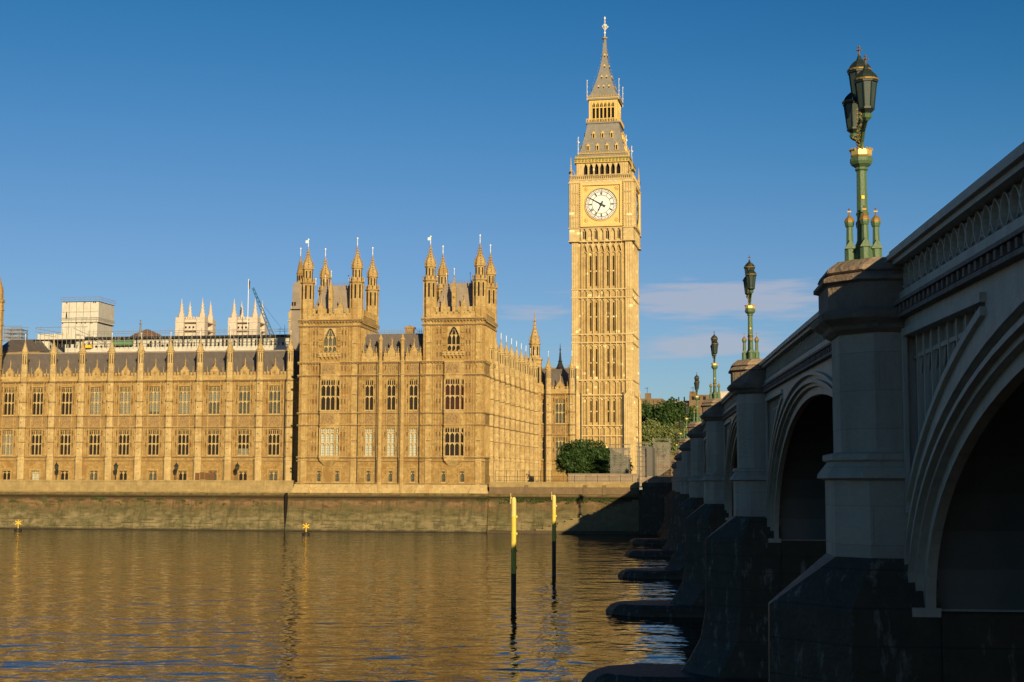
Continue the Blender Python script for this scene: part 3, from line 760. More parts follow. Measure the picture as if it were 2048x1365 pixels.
for a, b in tw:
    c = (a + b) / 2
    for dx in (-1.75, 1.75):
        t.box(X(c + dx) - .75, X(c + dx) + .75, -.15, -.001, PS[1] + .55, PS[1] + .7)
        for s_ in (-1, 1): t.box(X(c + dx) + s_ * .68 - .06, X(c + dx) + s_ * .68 + .06, -.15, -.001, PS[0] - .1, PS[1] + .55)
t.build('moulding', ['stone', 'soot', 'carve2'], pav)
for i, c in enumerate(mids):
    window(pav, X(c), .15, PU[0], 1.44, PU[1] - PU[0], 2, 'glass_dark')
    window(pav, X(c), .15, PLo[0], 1.44, PLo[1] - PLo[0], 2, 'glass_pale')
    window(pav, X(c), .15, PS[0], .66, PS[1] - PS[0], 1, 'glass_mid', 0, .15, small=True)
    carving(pav, X(c), .13, 19.72, 1.5, 1.85)
    carving(pav, X(c), .13, 29.05, 1.9, 1.8)
for a, b in tw:
    for dx in (-1.75, 1.75): window(pav, X((a + b) / 2 + dx), 0, PS[0], .66, PS[1] - PS[0], 1, 'glass_mid', 0, .15, small=True)
# oriel bay windows
for (a, b), pu, pl in zip(tw, ('glass_dark', 'glass_red'), ('glass_pale', 'glass_dark')):
    c = X((a + b) / 2); o = MB()
    def ring(hw, d, z): return [(c - hw, 0.0, z), (c - hw + .01, 0, z), (c - hw + .55, -d, z), (c + hw - .55, -d, z), (c + hw - .01, 0, z), (c + hw, 0, z)]
    for za, zb in ((13.0, 13.88), (18.97, 22.33), (27.92, 31.3)):
        o.loft([[(c - 2.15, .2, z), (c - 1.45, -.85, z), (c + 1.45, -.85, z), (c + 2.15, .2, z)] for z in (za, zb)])
    o.loft([[(c - 1.0, .2, 11.9), (c - .6, -.05, 11.9), (c + .6, -.05, 11.9), (c + 1.0, .2, 11.9)], [(c - 2.15, .2, 13.0), (c - 1.45, -.85, 13.0), (c + 1.45, -.85, 13.0), (c + 2.15, .2, 13.0)]])
    for za, zb in ((13.88, 18.97), (22.33, 27.92)):
        for xx, yy in ((c - 1.45, -.85), (c + 1.45, -.85)): o.box(xx - .16, xx + .16, yy, yy + .3, za, zb)
        for xx in (c - 2.15, c + 2.15): o.box(xx - .14, xx + .14, -.2, .2, za, zb)
    for z in (13.7, 19.65, 21.9, 28.9, 31.2):
        o.loft([[(c - 2.3, .1, z + q), (c - 1.52, -1.0, z + q), (c + 1.52, -1.0, z + q), (c + 2.3, .1, z + q)] for q in (-.22, 0)])
    ori = o.build('oriel', 'stone', pav)
    for za, zb, pm in ((13.88, 18.97, pl), (22.33, 27.92, pu)):
        window(pav, c, -.85, za, 2.58, zb - za, 3, pm)
        for s_ in (-1, 1):
            window(pav, c + s_ * 1.80, -.33, za, .95, zb - za, 1, pm, rz=s_ * radians(56))
    carving(pav, c, -.88, 19.72, 2.6, 1.9); carving(pav, c, -.88, 29.0, 2.6, 1.85)
    # arched belfry-storey window
    f = MB()
    for s_ in (-1, 1): pass
    ah = MB(); arch_head(ah, c - 1.15, c + 1.15, 35.9, 37.7, .02, .4, 8)
    for i in range(1, 3):
        xx = c - 1.15 + i * 2.3 / 3; ah.box(xx - .07, xx + .07, .12, .34, 33.2, 36.6)
    for i in range(3):
        xa = c - 1.15 + i * 2.3 / 3 + .07 * (i > 0); xb = c - 1.15 + (i + 1) * 2.3 / 3 - .07 * (i < 2)
        arch_head(ah, xa, xb, 35.6, 36.2, .14, .30, 4); ah.box(xa, xb, .13, .32, 34.25, 34.4); arch_head(ah, xa, xb, 33.85, 34.25, .15, .3, 3)
    for xx in (-.38, .38): ah.tube((c + xx, .22, 36.2), (c + xx * .3, .22, 37.3), .05, 4)
    wo = ah.build('window', 'pale', pav); g = MB(); g.box(c - 1.15, c + 1.15, .42, .5, 33.2, 37.7); g.build('pane', 'glass_mid' if a < -20 else 'glass_dark', wo)
        # balcony of carved shields
    bl = MB(); bl.box(c - 2.1, c + 2.1, -.45, -.001, 32.3, 33.05)
    for k in range(6): bl.lump(c - 1.85 + k * .74, -.5, 32.7, .26); bl.box(c - 1.85 + k * .74 - .12, c - 1.85 + k * .74 + .12, -.5, -.1, 33.05, 33.35)
    for k in range(5): bl.lump(c - 1.5 + k * .75, -.25, 32.1, .28)
    bl.build('balcony', 'stone', pav)
    # tower parapet with merlons and gablets
    p = MB()
    for (x0, x1, y0, y1, ax) in ((X(a) + 1.0, X(b) - 1.0, 0.0, .4, 0), (X(b) - .4, X(b), 1.0, 11.8, 1), (X(a), X(a) + .4, 1.0, 11.8, 1)):
        p.box(x0, x1, y0, y1, 39.41, 40.5)
        L_ = (x1 - x0) if ax == 0 else (y1 - y0); n = int(L_ / 1.0); s_ = L_ / n
        for k in range(n):
            q = (k + .5) * s_
            if ax == 0: p.box(x0 + q - .3, x0 + q + .3, y0 - .05, y1, 40.5, 41.4); p.lump(x0 + q, y0 - .1, 40.3, .22)
            else: p.box(x0 - .02, x1 + .02, y0 + q - .3, y0 + q + .3, 40.5, 41.4); p.lump(x1 + .05 if x1 > c else x0 - .05, y0 + q, 40.3, .22)
    for dx in (-1.9, 1.9):
        xx = c + dx; p.extY([(xx - .55, 39.42), (xx + .55, 39.42), (xx + .55, 41.6), (xx, 42.6), (xx - .55, 41.6)], -.12, -.051); p.extY([(xx - .55, 41.41), (xx + .55, 41.41), (xx + .55, 41.6), (xx, 42.6), (xx - .55, 41.6)], -.05, .3)
        finial(p, xx, .1, 42.4, 1.5, .16)
    for dx in (0,):                                             # central niche pinnacle
        xx = c + dx; p.box(xx - .38, xx + .38, -.1, .55, 41.42, 45.0); spirelet(p, xx, .2, 45.0, .42, 2.4, 4, 3)
        p.lump(xx, -.12, 43.2, .3)
    p.build('parapet', 'stone', pav)
    # corner turrets
    for tx, ty in ((X(a) + 1.05, .95), (X(b) - 1.05, .95), (X(a) + 1.05, 12.3), (X(b) - 1.05, 12.3)):
        q = MB()
        z0 = 7.0 if ty < 5 else 8.2
        fr = ty < 5
        prof = [(1.22, z0), (1.22, 13.0), (1.32, 13.05), (1.18, 13.3), (1.18, 13.6), (1.3, 13.7), (1.17, 13.9), (1.17, 19.5), (1.3, 19.62), (1.18, 19.75), (1.18, 21.7), (1.32, 21.9), (1.16, 22.1), (1.16, 28.7), (1.32, 28.9), (1.16, 29.1), (1.16, 31.1), (1.38, 31.3), (1.16, 31.6), (1.16, 38.0), (1.3, 38.2), (1.16, 38.35), (1.2, 38.9), (1.5, 39.2), (1.5, 39.45), (1.14, 39.5), (1.14, 41.3), (1.22, 41.4), (1.22, 41.55), (1.20, 46.2), (1.44, 46.4), (1.44, 46.55), (1.06, 46.6)]
        prof += [(.93, 46.7), (.93, 48.9), (1.12, 49.0), (1.12, 49.2), (.98, 49.25)]
        q.lathe(tx, ty, prof, 8)
        for i in range(8):
            a_ = pi / 8 + 2 * pi * i / 8
            finial(q, tx + 1.3 * cos(a_), ty + 1.3 * sin(a_), 46.5, 1.0, .14)
            finial(q, tx + 1.02 * cos(a_), ty + 1.02 * sin(a_), 49.1, .6, .11)
            # edge ribs of the open stage
            q.box(tx + 1.22 * cos(a_) - .07, tx + 1.22 * cos(a_) + .07, ty + 1.22 * sin(a_) - .07, ty + 1.22 * sin(a_) + .07, 39.6, 46.2)
        q.lathe(tx, ty, [(.96, 49.2), (1.02, 49.7), (.88, 50.3), (.52, 51.0), (.26, 51.8), (.12, 52.9), (.04, 53.4)], 8)
        for k, (r_, z_) in enumerate(((1.08, 49.9), (.94, 50.4), (.7, 50.9), (.5, 51.4), (.38, 51.9), (.3, 52.4))):
            for i in range(4):
                a_ = pi / 8 + pi / 2 * i; q.lump(tx + r_ * cos(a_), ty + r_ * sin(a_), z_, .17)
        q.lump(tx, ty, 52.9, .24)
        for i in range(8):
            a_ = pi / 8 + 2 * pi * i / 8; rx, ry = tx + 1.18 * cos(a_), ty + 1.18 * sin(a_)
            for za, zb in ((13.9, 19.4), (22.1, 28.6), (31.6, 37.9), (39.6, 41.2)): q.box(rx - .07, rx + .07, ry - .07, ry + .07, za, zb)
        q.k = 1
        for zr, r_ in ((13.5, 1.27), (19.5, 1.27), (21.75, 1.28), (28.8, 1.29), (31.15, 1.3), (38.1, 1.27), (39.05, 1.42), (16.7, 1.2), (25.3, 1.2), (34.8, 1.2)): q.lathe(tx, ty, [(r_, zr - .16), (r_ + .01, zr)], 8)
        q.k = 2; slots(q, tx, ty, 1.22, 43.3, 45.9, .32); slots(q, tx, ty, .95, 47.3, 48.7, .24); q.k = 0
        tu = q.build('corner_turret', ['stone', 'soot', 'dark'], pav)
        q = MB(); vane(q, tx, ty, 53.2, 1.6, flag=(tx < c and fr), k=1.25); q.build('weather_vane', 'white_metal', tu)
    # steep truncated roof
    r = MB(); r.taper(c, 6.6, 39.3, 46.3, 4.6, 5.0, 2.4, 2.6)
    r.k = 1
    for k in range(17):
        xx = c - 2.4 + k * .3; finial(r, xx, 4.0, 46.3, .75, .045)
    for k in range(12):
        yy = 4.1 + k * .45; finial(r, c + 2.38, yy, 46.3, .75, .045)
    for s_ in (-1, 1): r.tube((c + s_ * 4.6, 1.65, 39.5), (c + s_ * 2.4, 4.0, 46.3), .12, 5)
    r.k = 0
    r.build('roof', ['roof2', 'iron_rust'], pav)
    v = MB()
    for dx, dy, z in ((-2.3, 4, 47), (2.3, 4, 47), (-3.6, 2.2, 46.2), (3.6, 2.2, 46.2), (0, .2, 47.3)): vane(v, c + dx, dy, z, 1.2, k=.9)
    v.build('weather_vanes', 'white_metal', pav)
    sp = MB()
    for dx, dy in ((-2.9, 12.0), (3.2, 7.0)): sp.box(c + dx - .4, c + dx + .4, dy - .4, dy + .4, 39.4, 44.0); spirelet(sp, c + dx, dy, 44.0, .5, 2.8, 8, 3)
    sp.build('side_pinnacles', 'stone', pav)
# centre buttresses, parapet, roof
b = MB()
for s in (-20.3, -16.1):
    b.lathe(X(s), .05, [(.48, 7.2), (.48, 13), (.55, 13.1), (.40, 13.4), (.40, 28.8), (.52, 28.95), (.38, 29.2), (.38, 31.2), (.5, 31.4), (.36, 31.6), (.36, 35.2), (.5, 35.4), (.5, 35.6), (.36, 35.7), (.1, 36.4)], 8)
b.build('buttress', 'stone', pav)
p = MB()
for c in mids:
    c = X(c); p.box(c - 1.55, c + 1.55, .05, .5, 31.41, 32.3)
    p.extY([(c - .7, 32.3), (c + .7, 32.3), (c + .7, 33.2), (c, 34.5), (c - .7, 33.2)], .02, .45); finial(p, c, .2, 34.2, 1.7, .2)
    for dx in (-1.3, -.95, .95, 1.3): p.box(c + dx - .15, c + dx + .15, .06, .48, 32.3, 32.95); p.lump(c + dx, .1, 33.1, .15)
    for dx in (-.6, .6): p.lump(c + dx, .1, 33.7, .17); finial(p, c + dx * 2.1, .2, 32.9, 1.3, .12)
p.build('parapet', 'stone', pav)
r = MB(); xa, xb = X(-24.2), X(-12.2)
r.extY([(0, 0)] * 3, 0, 0) if False else None
r.add([(xa, 1.0, 31.1), (xb, 1.0, 31.1), (xb, 4.0, 36.9), (xa, 4.0, 36.9), (xb, 5.0, 36.9), (xa, 5.0, 36.9), (xb, 9, 31.1), (xa, 9, 31.1)], [(0, 1, 2, 3), (3, 2, 4, 5), (5, 4, 6, 7), (0, 3, 5, 7), (1, 6, 4, 2)])
r.k = 1
k = xa + .2
while k < xb: finial(r, k, 4.1, 36.9, 1.0, .05); k += .34
r.tube((xa, 4.1, 37.25), (xb, 4.1, 37.25), .03, 4); r.k = 0
r.build('roof', ['slate', 'tube'], pav)
b = MB(); b.box(X(-16.9), X(-15.3), 5.2, 6.6, 34, 38.0); b.box(X(-17.05), X(-15.15), 5.05, 6.75, 38.0, 38.35)
b.lathe(X(-16.1), 5.9, [(.3, 38.35), (.2, 38.7)], 8); b.build('chimney', 'panel', pav)
b = MB()
for s, y in ((-12.75, -.12), (-16.75, -.1), (-20.95, -.1), (-24.5, -.12)): b.tube((X(s), y, 8.8), (X(s), y, 31.2), .085, 6)
b.build('downpipe', 'black', pav)

# ------------------------------------------------------------------ north return range
NP = 11.2
n0 = Vector((-3.35, 272.0)); nd = Vector((sin(radians(NP)), cos(radians(NP))))
NR = thing('palace_north_range', 'receding gothic side range of the palace running back from the right-hand towers', 'palace', (n0.x, n0.y, GZ), NP - 90 - 0)
# local x runs along the receding wall, local y points into the building
NR.rotation_euler.z = radians(90 - NP)
npi = [0.3 + 5.3 * k for k in range(9)]
def nr_facade():
    range_facade(NR, [-4.8] + npi, 0, 12, ['glass_dark'], ['glass_dark'], ends=(.5, 4.5), win_w=2.0, sm=False, roof=True)
nr_facade()
b = MB(); tx, ty = npi[-1] + 3.2, .5
b.lathe(tx, ty, [(1.7, GZ), (1.7, 28.7), (1.85, 28.9), (1.65, 29.2), (1.65, 36.0), (1.9, 36.3), (1.9, 36.6), (1.2, 36.7), (1.2, 39.6), (1.4, 39.8), (1.4, 40.0)], 8)
b.lathe(tx, ty, [(1.15, 40), (1.2, 40.6), (.9, 41.6), (.45, 43.0), (.2, 44.5), (.1, 46.4), (.04, 47.0)], 8)
for k, (r_, z_) in enumerate(((1.3, 40.8), (1.1, 41.5), (.8, 42.4), (.55, 43.2), (.4, 44.1), (.35, 45.0))):
    for i in range(4): b.lump(tx + r_ * cos(pi / 8 + pi / 2 * i), ty + r_ * sin(pi / 8 + pi / 2 * i), z_, .17)
b.k = 1; slots(b, tx, ty, 1.67, 31.0, 34.6, .4); slots(b, tx, ty, 1.23, 37.2, 39.2, .3)
b.build('corner_turret', ['stone', 'dark'], NR)

# link block facing the river between north range and clock tower
lk = at(1074, 780, 317)
LK = thing('palace_link_block', 'short gothic wing with tall windows squeezed between receding range and clock tower', 'palace', (lk.x, lk.y, GZ), NP)
range_facade(LK, [-1.2, 2.6, 7.9], 0, 9, ['glass_mid'], ['glass_mid'], win_w=2.1, sm=False, roof=True, ends=(1, .1))
b = MB(); b.lathe(4.4, 5.2, [(.9, 34.8), (.35, 36.2), (.14, 38.5), (.03, 40.4)], 8); b.lathe(4.4, 5.2, [(.5, 36.2), (.55, 36.3), (.3, 36.5)], 8)
for z in (37, 38, 39): b.lump(4.4, 5.2, z, .25)
for k in range(5): finial(b, 6.2 + k * .35, 5.3, 34.9, .6, .05)
b.build('ridge_spirelet', 'black', LK)
b = MB(); b.tube((2.1, -1.0, GZ), (2.1, -1.0, 33.4), .12, 6); b.build('downpipe', 'black', LK)

# ------------------------------------------------------------------ clock tower
TP = 11.3
TK = 1.05                                            # size of the tower against its drawing
fc = at(1204, 700, 305 * TK); ax = Vector((fc.x, fc.y)) + Vector((sin(radians(TP)), cos(radians(TP)))) * 6.55 * TK
CT = thing('clock_tower', 'tall gothic clock tower with white dial, gilded belfry and slender spire', 'clock tower', (ax.x, ax.y, GZ), TP); CT.scale = (TK,) * 3; CT.location.z = GZ - .06
HW = 6.55
bands = [(19.1, .25), (21.3, .25), (27.9, .3), (31.1, .3), (39.2, .28), (41.0, .28), (49.0, .28), (50.8, .28)]
tiers = [(21.9, 26.5), (31.7, 37.7), (41.6, 47.8), (51.4, 58.0)]
face = MB(); trim = MB(); pan = MB()
core = MB(); core.box(-HW + .9, HW - .9, -HW + .9, HW - .9, GZ, 62)
SX = (-2.5, -1.25, 1.25, 2.5)
for k in range(4):
    R_ = Matrix.Rotation(k * pi / 2, 4, 'Z')
    for m_ in (face, trim, pan): m_.X = R_
    holes = [(sx - .17, sx + .17, za, zb) for sx in SX for (za, zb) in tiers]
    wall_holes(pan, -5.2, 5.2, GZ, 61.2, -HW + .5, -HW + .95, holes)
    # corner buttress blocks (front half each side)
    trim.box(-HW, -5.2 - .001, -HW, -HW + 1.35, GZ, 61.0)
    trim.box(5.2 + .001, HW - 1.36, -HW, -HW + 1.349, GZ, 61.0)
    for xx in (-5.25, 5.25): trim.box(xx - .13, xx + .13, -HW - .06, -HW + .34, 28.2, 61.0)
    for xx in (-5.7, -6.1, 5.7, 6.1): trim.box(xx - .06, xx + .06, -HW - .10, -HW - .001, 28.2, 60.9)
    # lower, wider stage of the buttresses
    for s_ in (-1, 1):
        xa, xb = sorted((s_ * 4.75, s_ * 6.85)); trim.box(xa, xb, -HW - .38, -HW - .11, GZ, 27.6)
        trim.extY([(xa, 27.6), (xb, 27.6), ((xa + xb) / 2, 29.2)], -HW - .37, -HW - .11)
        for q in (.35, .85, 1.35, 1.75): trim.box(xa + q - .05, xa + q + .05, -HW - .46, -HW - .381, GZ, 27.2)
    # ribs
    for i in range(8):
        xx = -4.375 + i * 1.25; trim.box(xx - .10, xx + .10, -HW + .03, -HW + .499, GZ, 61.0)
    for i in range(7):
        xc = -3.75 + i * 1.25
        for zt in (27.2, 38.6, 48.5, 58.9, 30.8, 50.5, 40.8, 20.9): arch_head(trim, xc - .5, xc + .5, zt - .5, zt, -HW + .18, -HW + .498, 4)
        for sx in (-.25, .25): 
            if abs(abs(xc)) > 2.6 or abs(xc) < .5: trim.box(xc + sx - .03, xc + sx + .03, -HW + .26, -HW + .499, GZ, 58)
    for z, h in bands:
        trim.box(-5.3, 5.3, -HW - .05, -HW + .499, z - h, z); 
        for s_ in (-1, 1):
            xa, xb = sorted((s_ * 5.05, s_ * (HW + .14))); trim.box(xa, xb, -HW - .16, -HW - .061, z - h, z)
    for sx in SX:
        for (za, zb) in tiers: trim.box(sx - .17, sx + .17, -HW + .52, -HW + .7, za + (zb - za) * .48, za + (zb - za) * .48 + .28)
    # corbel arches under the clock stage
    for i in range(7):
        xc = -3.75 + i * 1.25
        arch_head(trim, xc - .5, xc + .5, 59.2, 60.6, -HW - .12, -HW + .2, 5)
        trim.extY([(xc - .42, 58.7), (xc + .42, 58.7), (xc, 60.0)], -HW + .1, -HW + .2) if False else None
        trim.lump(xc, -HW - .1, 60.2, .17)
        trim.box(xc + .5, xc + .75, -HW - .12, -HW + .06, 58.9, 61.0) if i < 6 else None
core.build('core', 'dark', CT)
face.X = trim.X = pan.X = None
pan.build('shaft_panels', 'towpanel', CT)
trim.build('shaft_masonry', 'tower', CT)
sw = MB(); sw.box(-.17, .17, 0, .05, 0, 1)
swm = {}
for k in range(4):
    for sx in SX:
        for (za, zb) in tiers:
            h = zb - za
            if h not in swm:
                q = MB(); q.box(-.17, .17, 0, .04, 0, h); swm[h] = q.mesh('window', 'dark')
            v = Matrix.Rotation(k * pi / 2, 4, 'Z') @ Vector((sx, -HW + .72, za)); link('window', swm[h], CT, tuple(v), k * pi / 2)
b = MB()
for xx in (-4.55, 4.55): b.box(xx - .1, xx + .1, -HW - .25, -HW - .05, GZ, 28.3)
b.box(-HW - .3, -HW - .12, -HW - .55, -HW - .3, GZ, 28.3)
b.build('downpipe', 'black', CT)
# clock stage
cs = MB(); cg = MB(); cf = MB(); cd = MB()
QW = 7.0
cs.box(-QW + .5, QW - .5, -QW + .5, QW - .5, 60.9, 75.6)
for k in range(4):
    R_ = Matrix.Rotation(k * pi / 2, 4, 'Z')
    for m_ in (cs, cg, cf, cd): m_.X = R_
    # corbelled band with the little arcade
    cs.box(-6.75, 6.75 - .3, -QW + .12, -QW + .499, 61.0, 61.35)
    for i in range(8): xx = -4.375 + i * 1.25; cs.box(xx - .16, xx + .16, -QW - .05, -QW + .499, 61.35, 64.0)
    for i in range(7):
        xc = -3.75 + i * 1.25; arch_head(cs, xc - .46, xc + .46, 63.1, 63.9, -QW + .05, -QW + .45, 4)
        if i % 2 == 0: cd.box(xc - .28, xc + .28, -QW + .46, -QW + .498, 61.7, 63.4); cs.box(xc - .04, xc + .04, -QW + .40, -QW + .459, 61.7, 63.4)
    cs.box(-4.7, 4.7, -QW - .1, -QW + .499, 63.9, 64.1)
    # corner piers of clock stage
    cs.box(-QW, -4.75, -QW, -QW + 2.2, 61.2, 74.6); cs.box(4.75, QW - 2.21, -QW, -QW + 2.199, 61.2, 74.6)
    for s_ in (-1, 1):
        for xx in (4.95, 5.5, 6.05, 6.6): cs.box(s_ * xx - .09, s_ * xx + .09, -QW - .16, -QW - .001, 64.3, 73.9)
        for z in (61.3, 64.2, 74.2):
            xa, xb = sorted((s_ * 4.7, s_ * (QW + .2))); cs.box(xa, xb, -QW - .22, -QW - .161, z - .25, z)
            cs.box(xa, xb, -QW - .161, -QW - .001, z - .25, z)
        for z in (66.5, 69.2, 71.8):
            for xx in (5.22, 5.78, 6.32): cs.lump(s_ * xx, -QW - .02, z, .22)
    # gilded frame
    for s_ in (-1, 1): xa, xb = sorted((s_ * 4.1, s_ * 4.55)); cg.box(xa, xb, -QW - .28, -QW + .499, 64.3, 74.0)
    cg.box(-4.099, 4.099, -QW - .26, -QW + .499, 64.3, 64.95); cg.box(-4.099, 4.099, -QW - .26, -QW + .499, 73.4, 74.0)
    z = 64.5
    while z < 74:
        for s_ in (-1, 1): cg.lump(s_ * 4.62, -QW - .2, z, .16)
        z += .42
    cg.box(-4.099, 4.099, -QW + .15, -QW + .499, 64.951, 73.399)
    for s1 in (-1, 1):
        for s2 in (-1, 1):
            cx, cz = s1 * 3.35, 69.2 + s2 * 3.45
            for q in range(7): a_ = q * 2 * pi / 7; cg.lump(cx + .38 * cos(a_), -QW + .1, cz + .38 * sin(a_), .17)
            cg.ball(cx, -QW + .1, cz, .2)
    # shields frieze
    cs.box(-4.7, 4.7, -QW - .05, -QW + .499, 74.05, 74.55)
    for i in range(6): xx = -3.1 + i * 1.24; cf.box(xx - .28, xx + .28, -QW - .12, -QW - .051, 74.1, 74.5)
    # lozenge parapet
    cs.box(-6.9, 6.6, -QW - .1, -QW + .15, 74.6, 74.8)
    i = 0; xx = -6.6
    while xx < 6.6:
        cs.tube((xx, -QW, 74.8), (xx + .3, -QW, 75.65), .06, 4); cs.tube((xx + .3, -QW, 74.8), (xx, -QW, 75.65), .06, 4); xx += .46
    cs.box(-6.85, 6.6, -QW - .09, -QW + .14, 75.65, 75.8)
for m_ in (cs, cg, cf, cd): m_.X = None
cs.merge(cd, 1); cs.build('clock_stage', ['tower', 'dark'], CT); cg.build('gilded_surround', 'goldstone', CT); cf.build('painted_shields', 'ashlar_white', CT)
# the dials
def dial():
    d = MB(); RD = 3.42
    d.extY([(RD * cos(2 * pi * i / 64), RD * sin(2 * pi * i / 64)) for i in range(64)], -.06, 0)
    r = MB()
    def ringm(mb, r0, r1, y0, y1, n=64):
        for i in range(n):
            a, b_ = 2 * pi * i / n, 2 * pi * (i + 1) / n
            mb.extY([(r0 * cos(a), r0 * sin(a)), (r1 * cos(a), r1 * sin(a)), (r1 * cos(b_), r1 * sin(b_)), (r0 * cos(b_), r0 * sin(b_))], y0, y1)
    ringm(r, RD - .06, RD + .06, -.16, -.001)
    ringm(r, 2.70, 2.79, -.10, -.065); ringm(r, 1.96, 2.06, -.10, -.065); ringm(r, 3.08, 3.13, -.09, -.065)
    for i in range(60):
        a = pi / 2 - i * pi / 30; big = i % 5 == 0
        ca, sa = cos(a), sin(a); wd_ = .065 if big else .034; r0, r1 = (2.05, 3.38) if big else (2.78, 3.38)
        r.extY([(r0 * ca - wd_ * sa, r0 * sa + wd_ * ca), (r0 * ca + wd_ * sa, r0 * sa - wd_ * ca), (r1 * ca + wd_ * sa, r1 * sa - wd_ * ca), (r1 * ca - wd_ * sa, r1 * sa + wd_ * ca)], -.085, -.066)
    num = ['XII', 'I', 'II', 'III', 'IV', 'V', 'VI', 'VII', 'VIII', 'IX', 'X', 'XI']
    for h, s_ in enumerate(num):
        a = pi / 2 - h * pi / 6; ca, sa = cos(a), sin(a)
        def P(t, q): return (q * ca + t * sa, q * sa - t * ca)     # t clockwise tangential, q radial
        wds = {'I': .13, 'V': .27, 'X': .27}; tot = sum(wds[c] for c in s_); t = -tot / 2
        def stroke(t0, q0, t1, q1, w_=.035):
            (x0, z0), (x1, z1) = P(t0, q0), P(t1, q1); dx, dz = x1 - x0, z1 - z0; l = sqrt(dx * dx + dz * dz); nx, nz = -dz / l * w_, dx / l * w_
            r.extY([(x0 + nx, z0 + nz), (x0 - nx, z0 - nz), (x1 - nx, z1 - nz), (x1 + nx, z1 + nz)], -.10 - .002 * (h % 3), -.088)
        for c in s_:
            w_ = wds[c]
            if c == 'I': stroke(t + w_ / 2, 2.12, t + w_ / 2, 2.64, .042)
            if c == 'V': stroke(t + .03, 2.64, t + w_ / 2, 2.12, .05); stroke(t + w_ - .03, 2.64, t + w_ / 2, 2.12, .03)
            if c == 'X': stroke(t + .03, 2.64, t + w_ - .03, 2.12, .05); stroke(t + w_ - .03, 2.64, t + .03, 2.12, .03)
            t += w_
    gr = MB(); ringm(gr, RD + .061, RD + .26, -.22, .0)
    def hand(ang, L_, w0, w1, tail, y, fancy):
        m_ = MB(); a = pi / 2 - ang; ca, sa = cos(a), sin(a)
        def P(t, q): return (q * ca + t * sa, q * sa - t * ca)
        m_.extY([P(-w0, -tail), P(w0, -tail), P(w1, L_), P(-w1, L_)][::-1], y - .05, y)
        m_.extY([P(.34 * cos(j * pi / 6), .34 * sin(j * pi / 6)) for j in range(12)][::-1], y - .055, y - .001)
        if fancy: m_.extY([P(0, L_ - .1), P(.2, L_ - .45), P(0, L_ - .8), P(-.2, L_ - .45)][::-1], y - .06, y - .002)
        else: m_.extY([P(-.26, -tail - .02), P(.26, -tail - .02), P(.16, -tail + .5), P(-.16, -tail + .5)][::-1], y - .06, y - .002)
        return m_
    mh = hand(radians(300), 3.25, .15, .05, 1.0, -.22, False); hh = hand(radians(205), 1.75, .17, .10, .75, -.15, True)
    return d, r, gr, mh, hh
dd = [q.mesh(n_, m_) for q, n_, m_ in zip(dial(), ('dial', 'numerals', 'gilt_rim', 'minute_hand', 'hour_hand'), ('opal', 'clockblue', 'gold', 'clockblue', 'clockblue'))]
for k in range(4):
    v = Matrix.Rotation(k * pi / 2, 4, 'Z') @ Vector((0, -QW + .145, 69.2))
    cfc = link('clock_face', dd[0], CT, tuple(v), k * pi / 2)
    for n_, me in zip(('numerals', 'gilt_rim', 'minute_hand', 'hour_hand'), dd[1:]):
        o = bpy.data.objects.new(n_, me); C.objects.link(o); o.parent = cfc
# belfry
BW = 5.65
bf = MB(); bd = MB(); bc = MB(); bgd = MB(); brf = MB()
bd.box(-BW + .8, BW - .8, -BW + .8, BW - .8, 75.0, 79.0)
for k in range(4):
    R_ = Matrix.Rotation(k * pi / 2, 4, 'Z')
    for m_ in (bf, bd, bc, bgd): m_.X = R_
    bf.box(-BW, -4.35, -BW, -BW + 1.3, 75.0, 78.8); bf.box(4.35, BW - 1.31, -BW, -BW + 1.299, 75.0, 78.8)
    for i in range(8): xx = -4.2 + i * 1.2; bf.box(xx - .17, xx + .17, -BW - .02, -BW + .5, 75.0, 78.8)
    for i in range(7): xc = -3.6 + i * 1.2; arch_head(bf, xc - .43, xc + .43, 77.6, 78.6, -BW + .05, -BW + .4, 5); bf.lump(xc, -BW - .03, 78.5, .16)
    bf.box(-4.35, 4.35, -BW, -BW + .49, 78.6, 78.8)
    for s_ in (-1, 1):
        for xx in (4.6, 5.05, 5.45): bf.box(s_ * xx - .06, s_ * xx + .06, -BW - .08, -BW - .021, 75.6, 78.7)
    # green and gold cornice
    bc.box(-BW - .25, BW + .1, -BW - .3, -BW + .6, 78.8, 79.55)
    xx = -BW
    while xx < BW: bgd.lump(xx, -BW - .34, 79.1, .24); bgd.box(xx + .28, xx + .42, -BW - .36, -BW - .301, 78.85, 79.5); xx += .75
    bgd.box(-BW - .4, BW + .2, -BW - .42, -BW - .301, 78.72, 78.83)
    bc.box(-BW - .45, BW + .2, -BW - .5, -BW + .3, 79.551, 79.75)
brf.taper(0, 0, 79.751, 80.7, BW + .35, BW + .35, BW - .25, BW - .25)
for k in range(4):
    R_ = Matrix.Rotation(k * pi / 2, 4, 'Z'); bgd.X = R_
    for zz, rr2, st_ in ((80.05, BW + .2, .34), (80.95, BW - .25, .34)):
        xx = -rr2
        bgd.box(-rr2, rr2 - .05, -rr2 - .06, -rr2 + .06, zz - .14, zz - .02)
        while xx < rr2: bgd.lathe(xx, -rr2, [(.11, zz - .05), (.02, zz + .34)], 4, 0); xx += st_
for m_ in (bf, bd, bc, bgd): m_.X = None
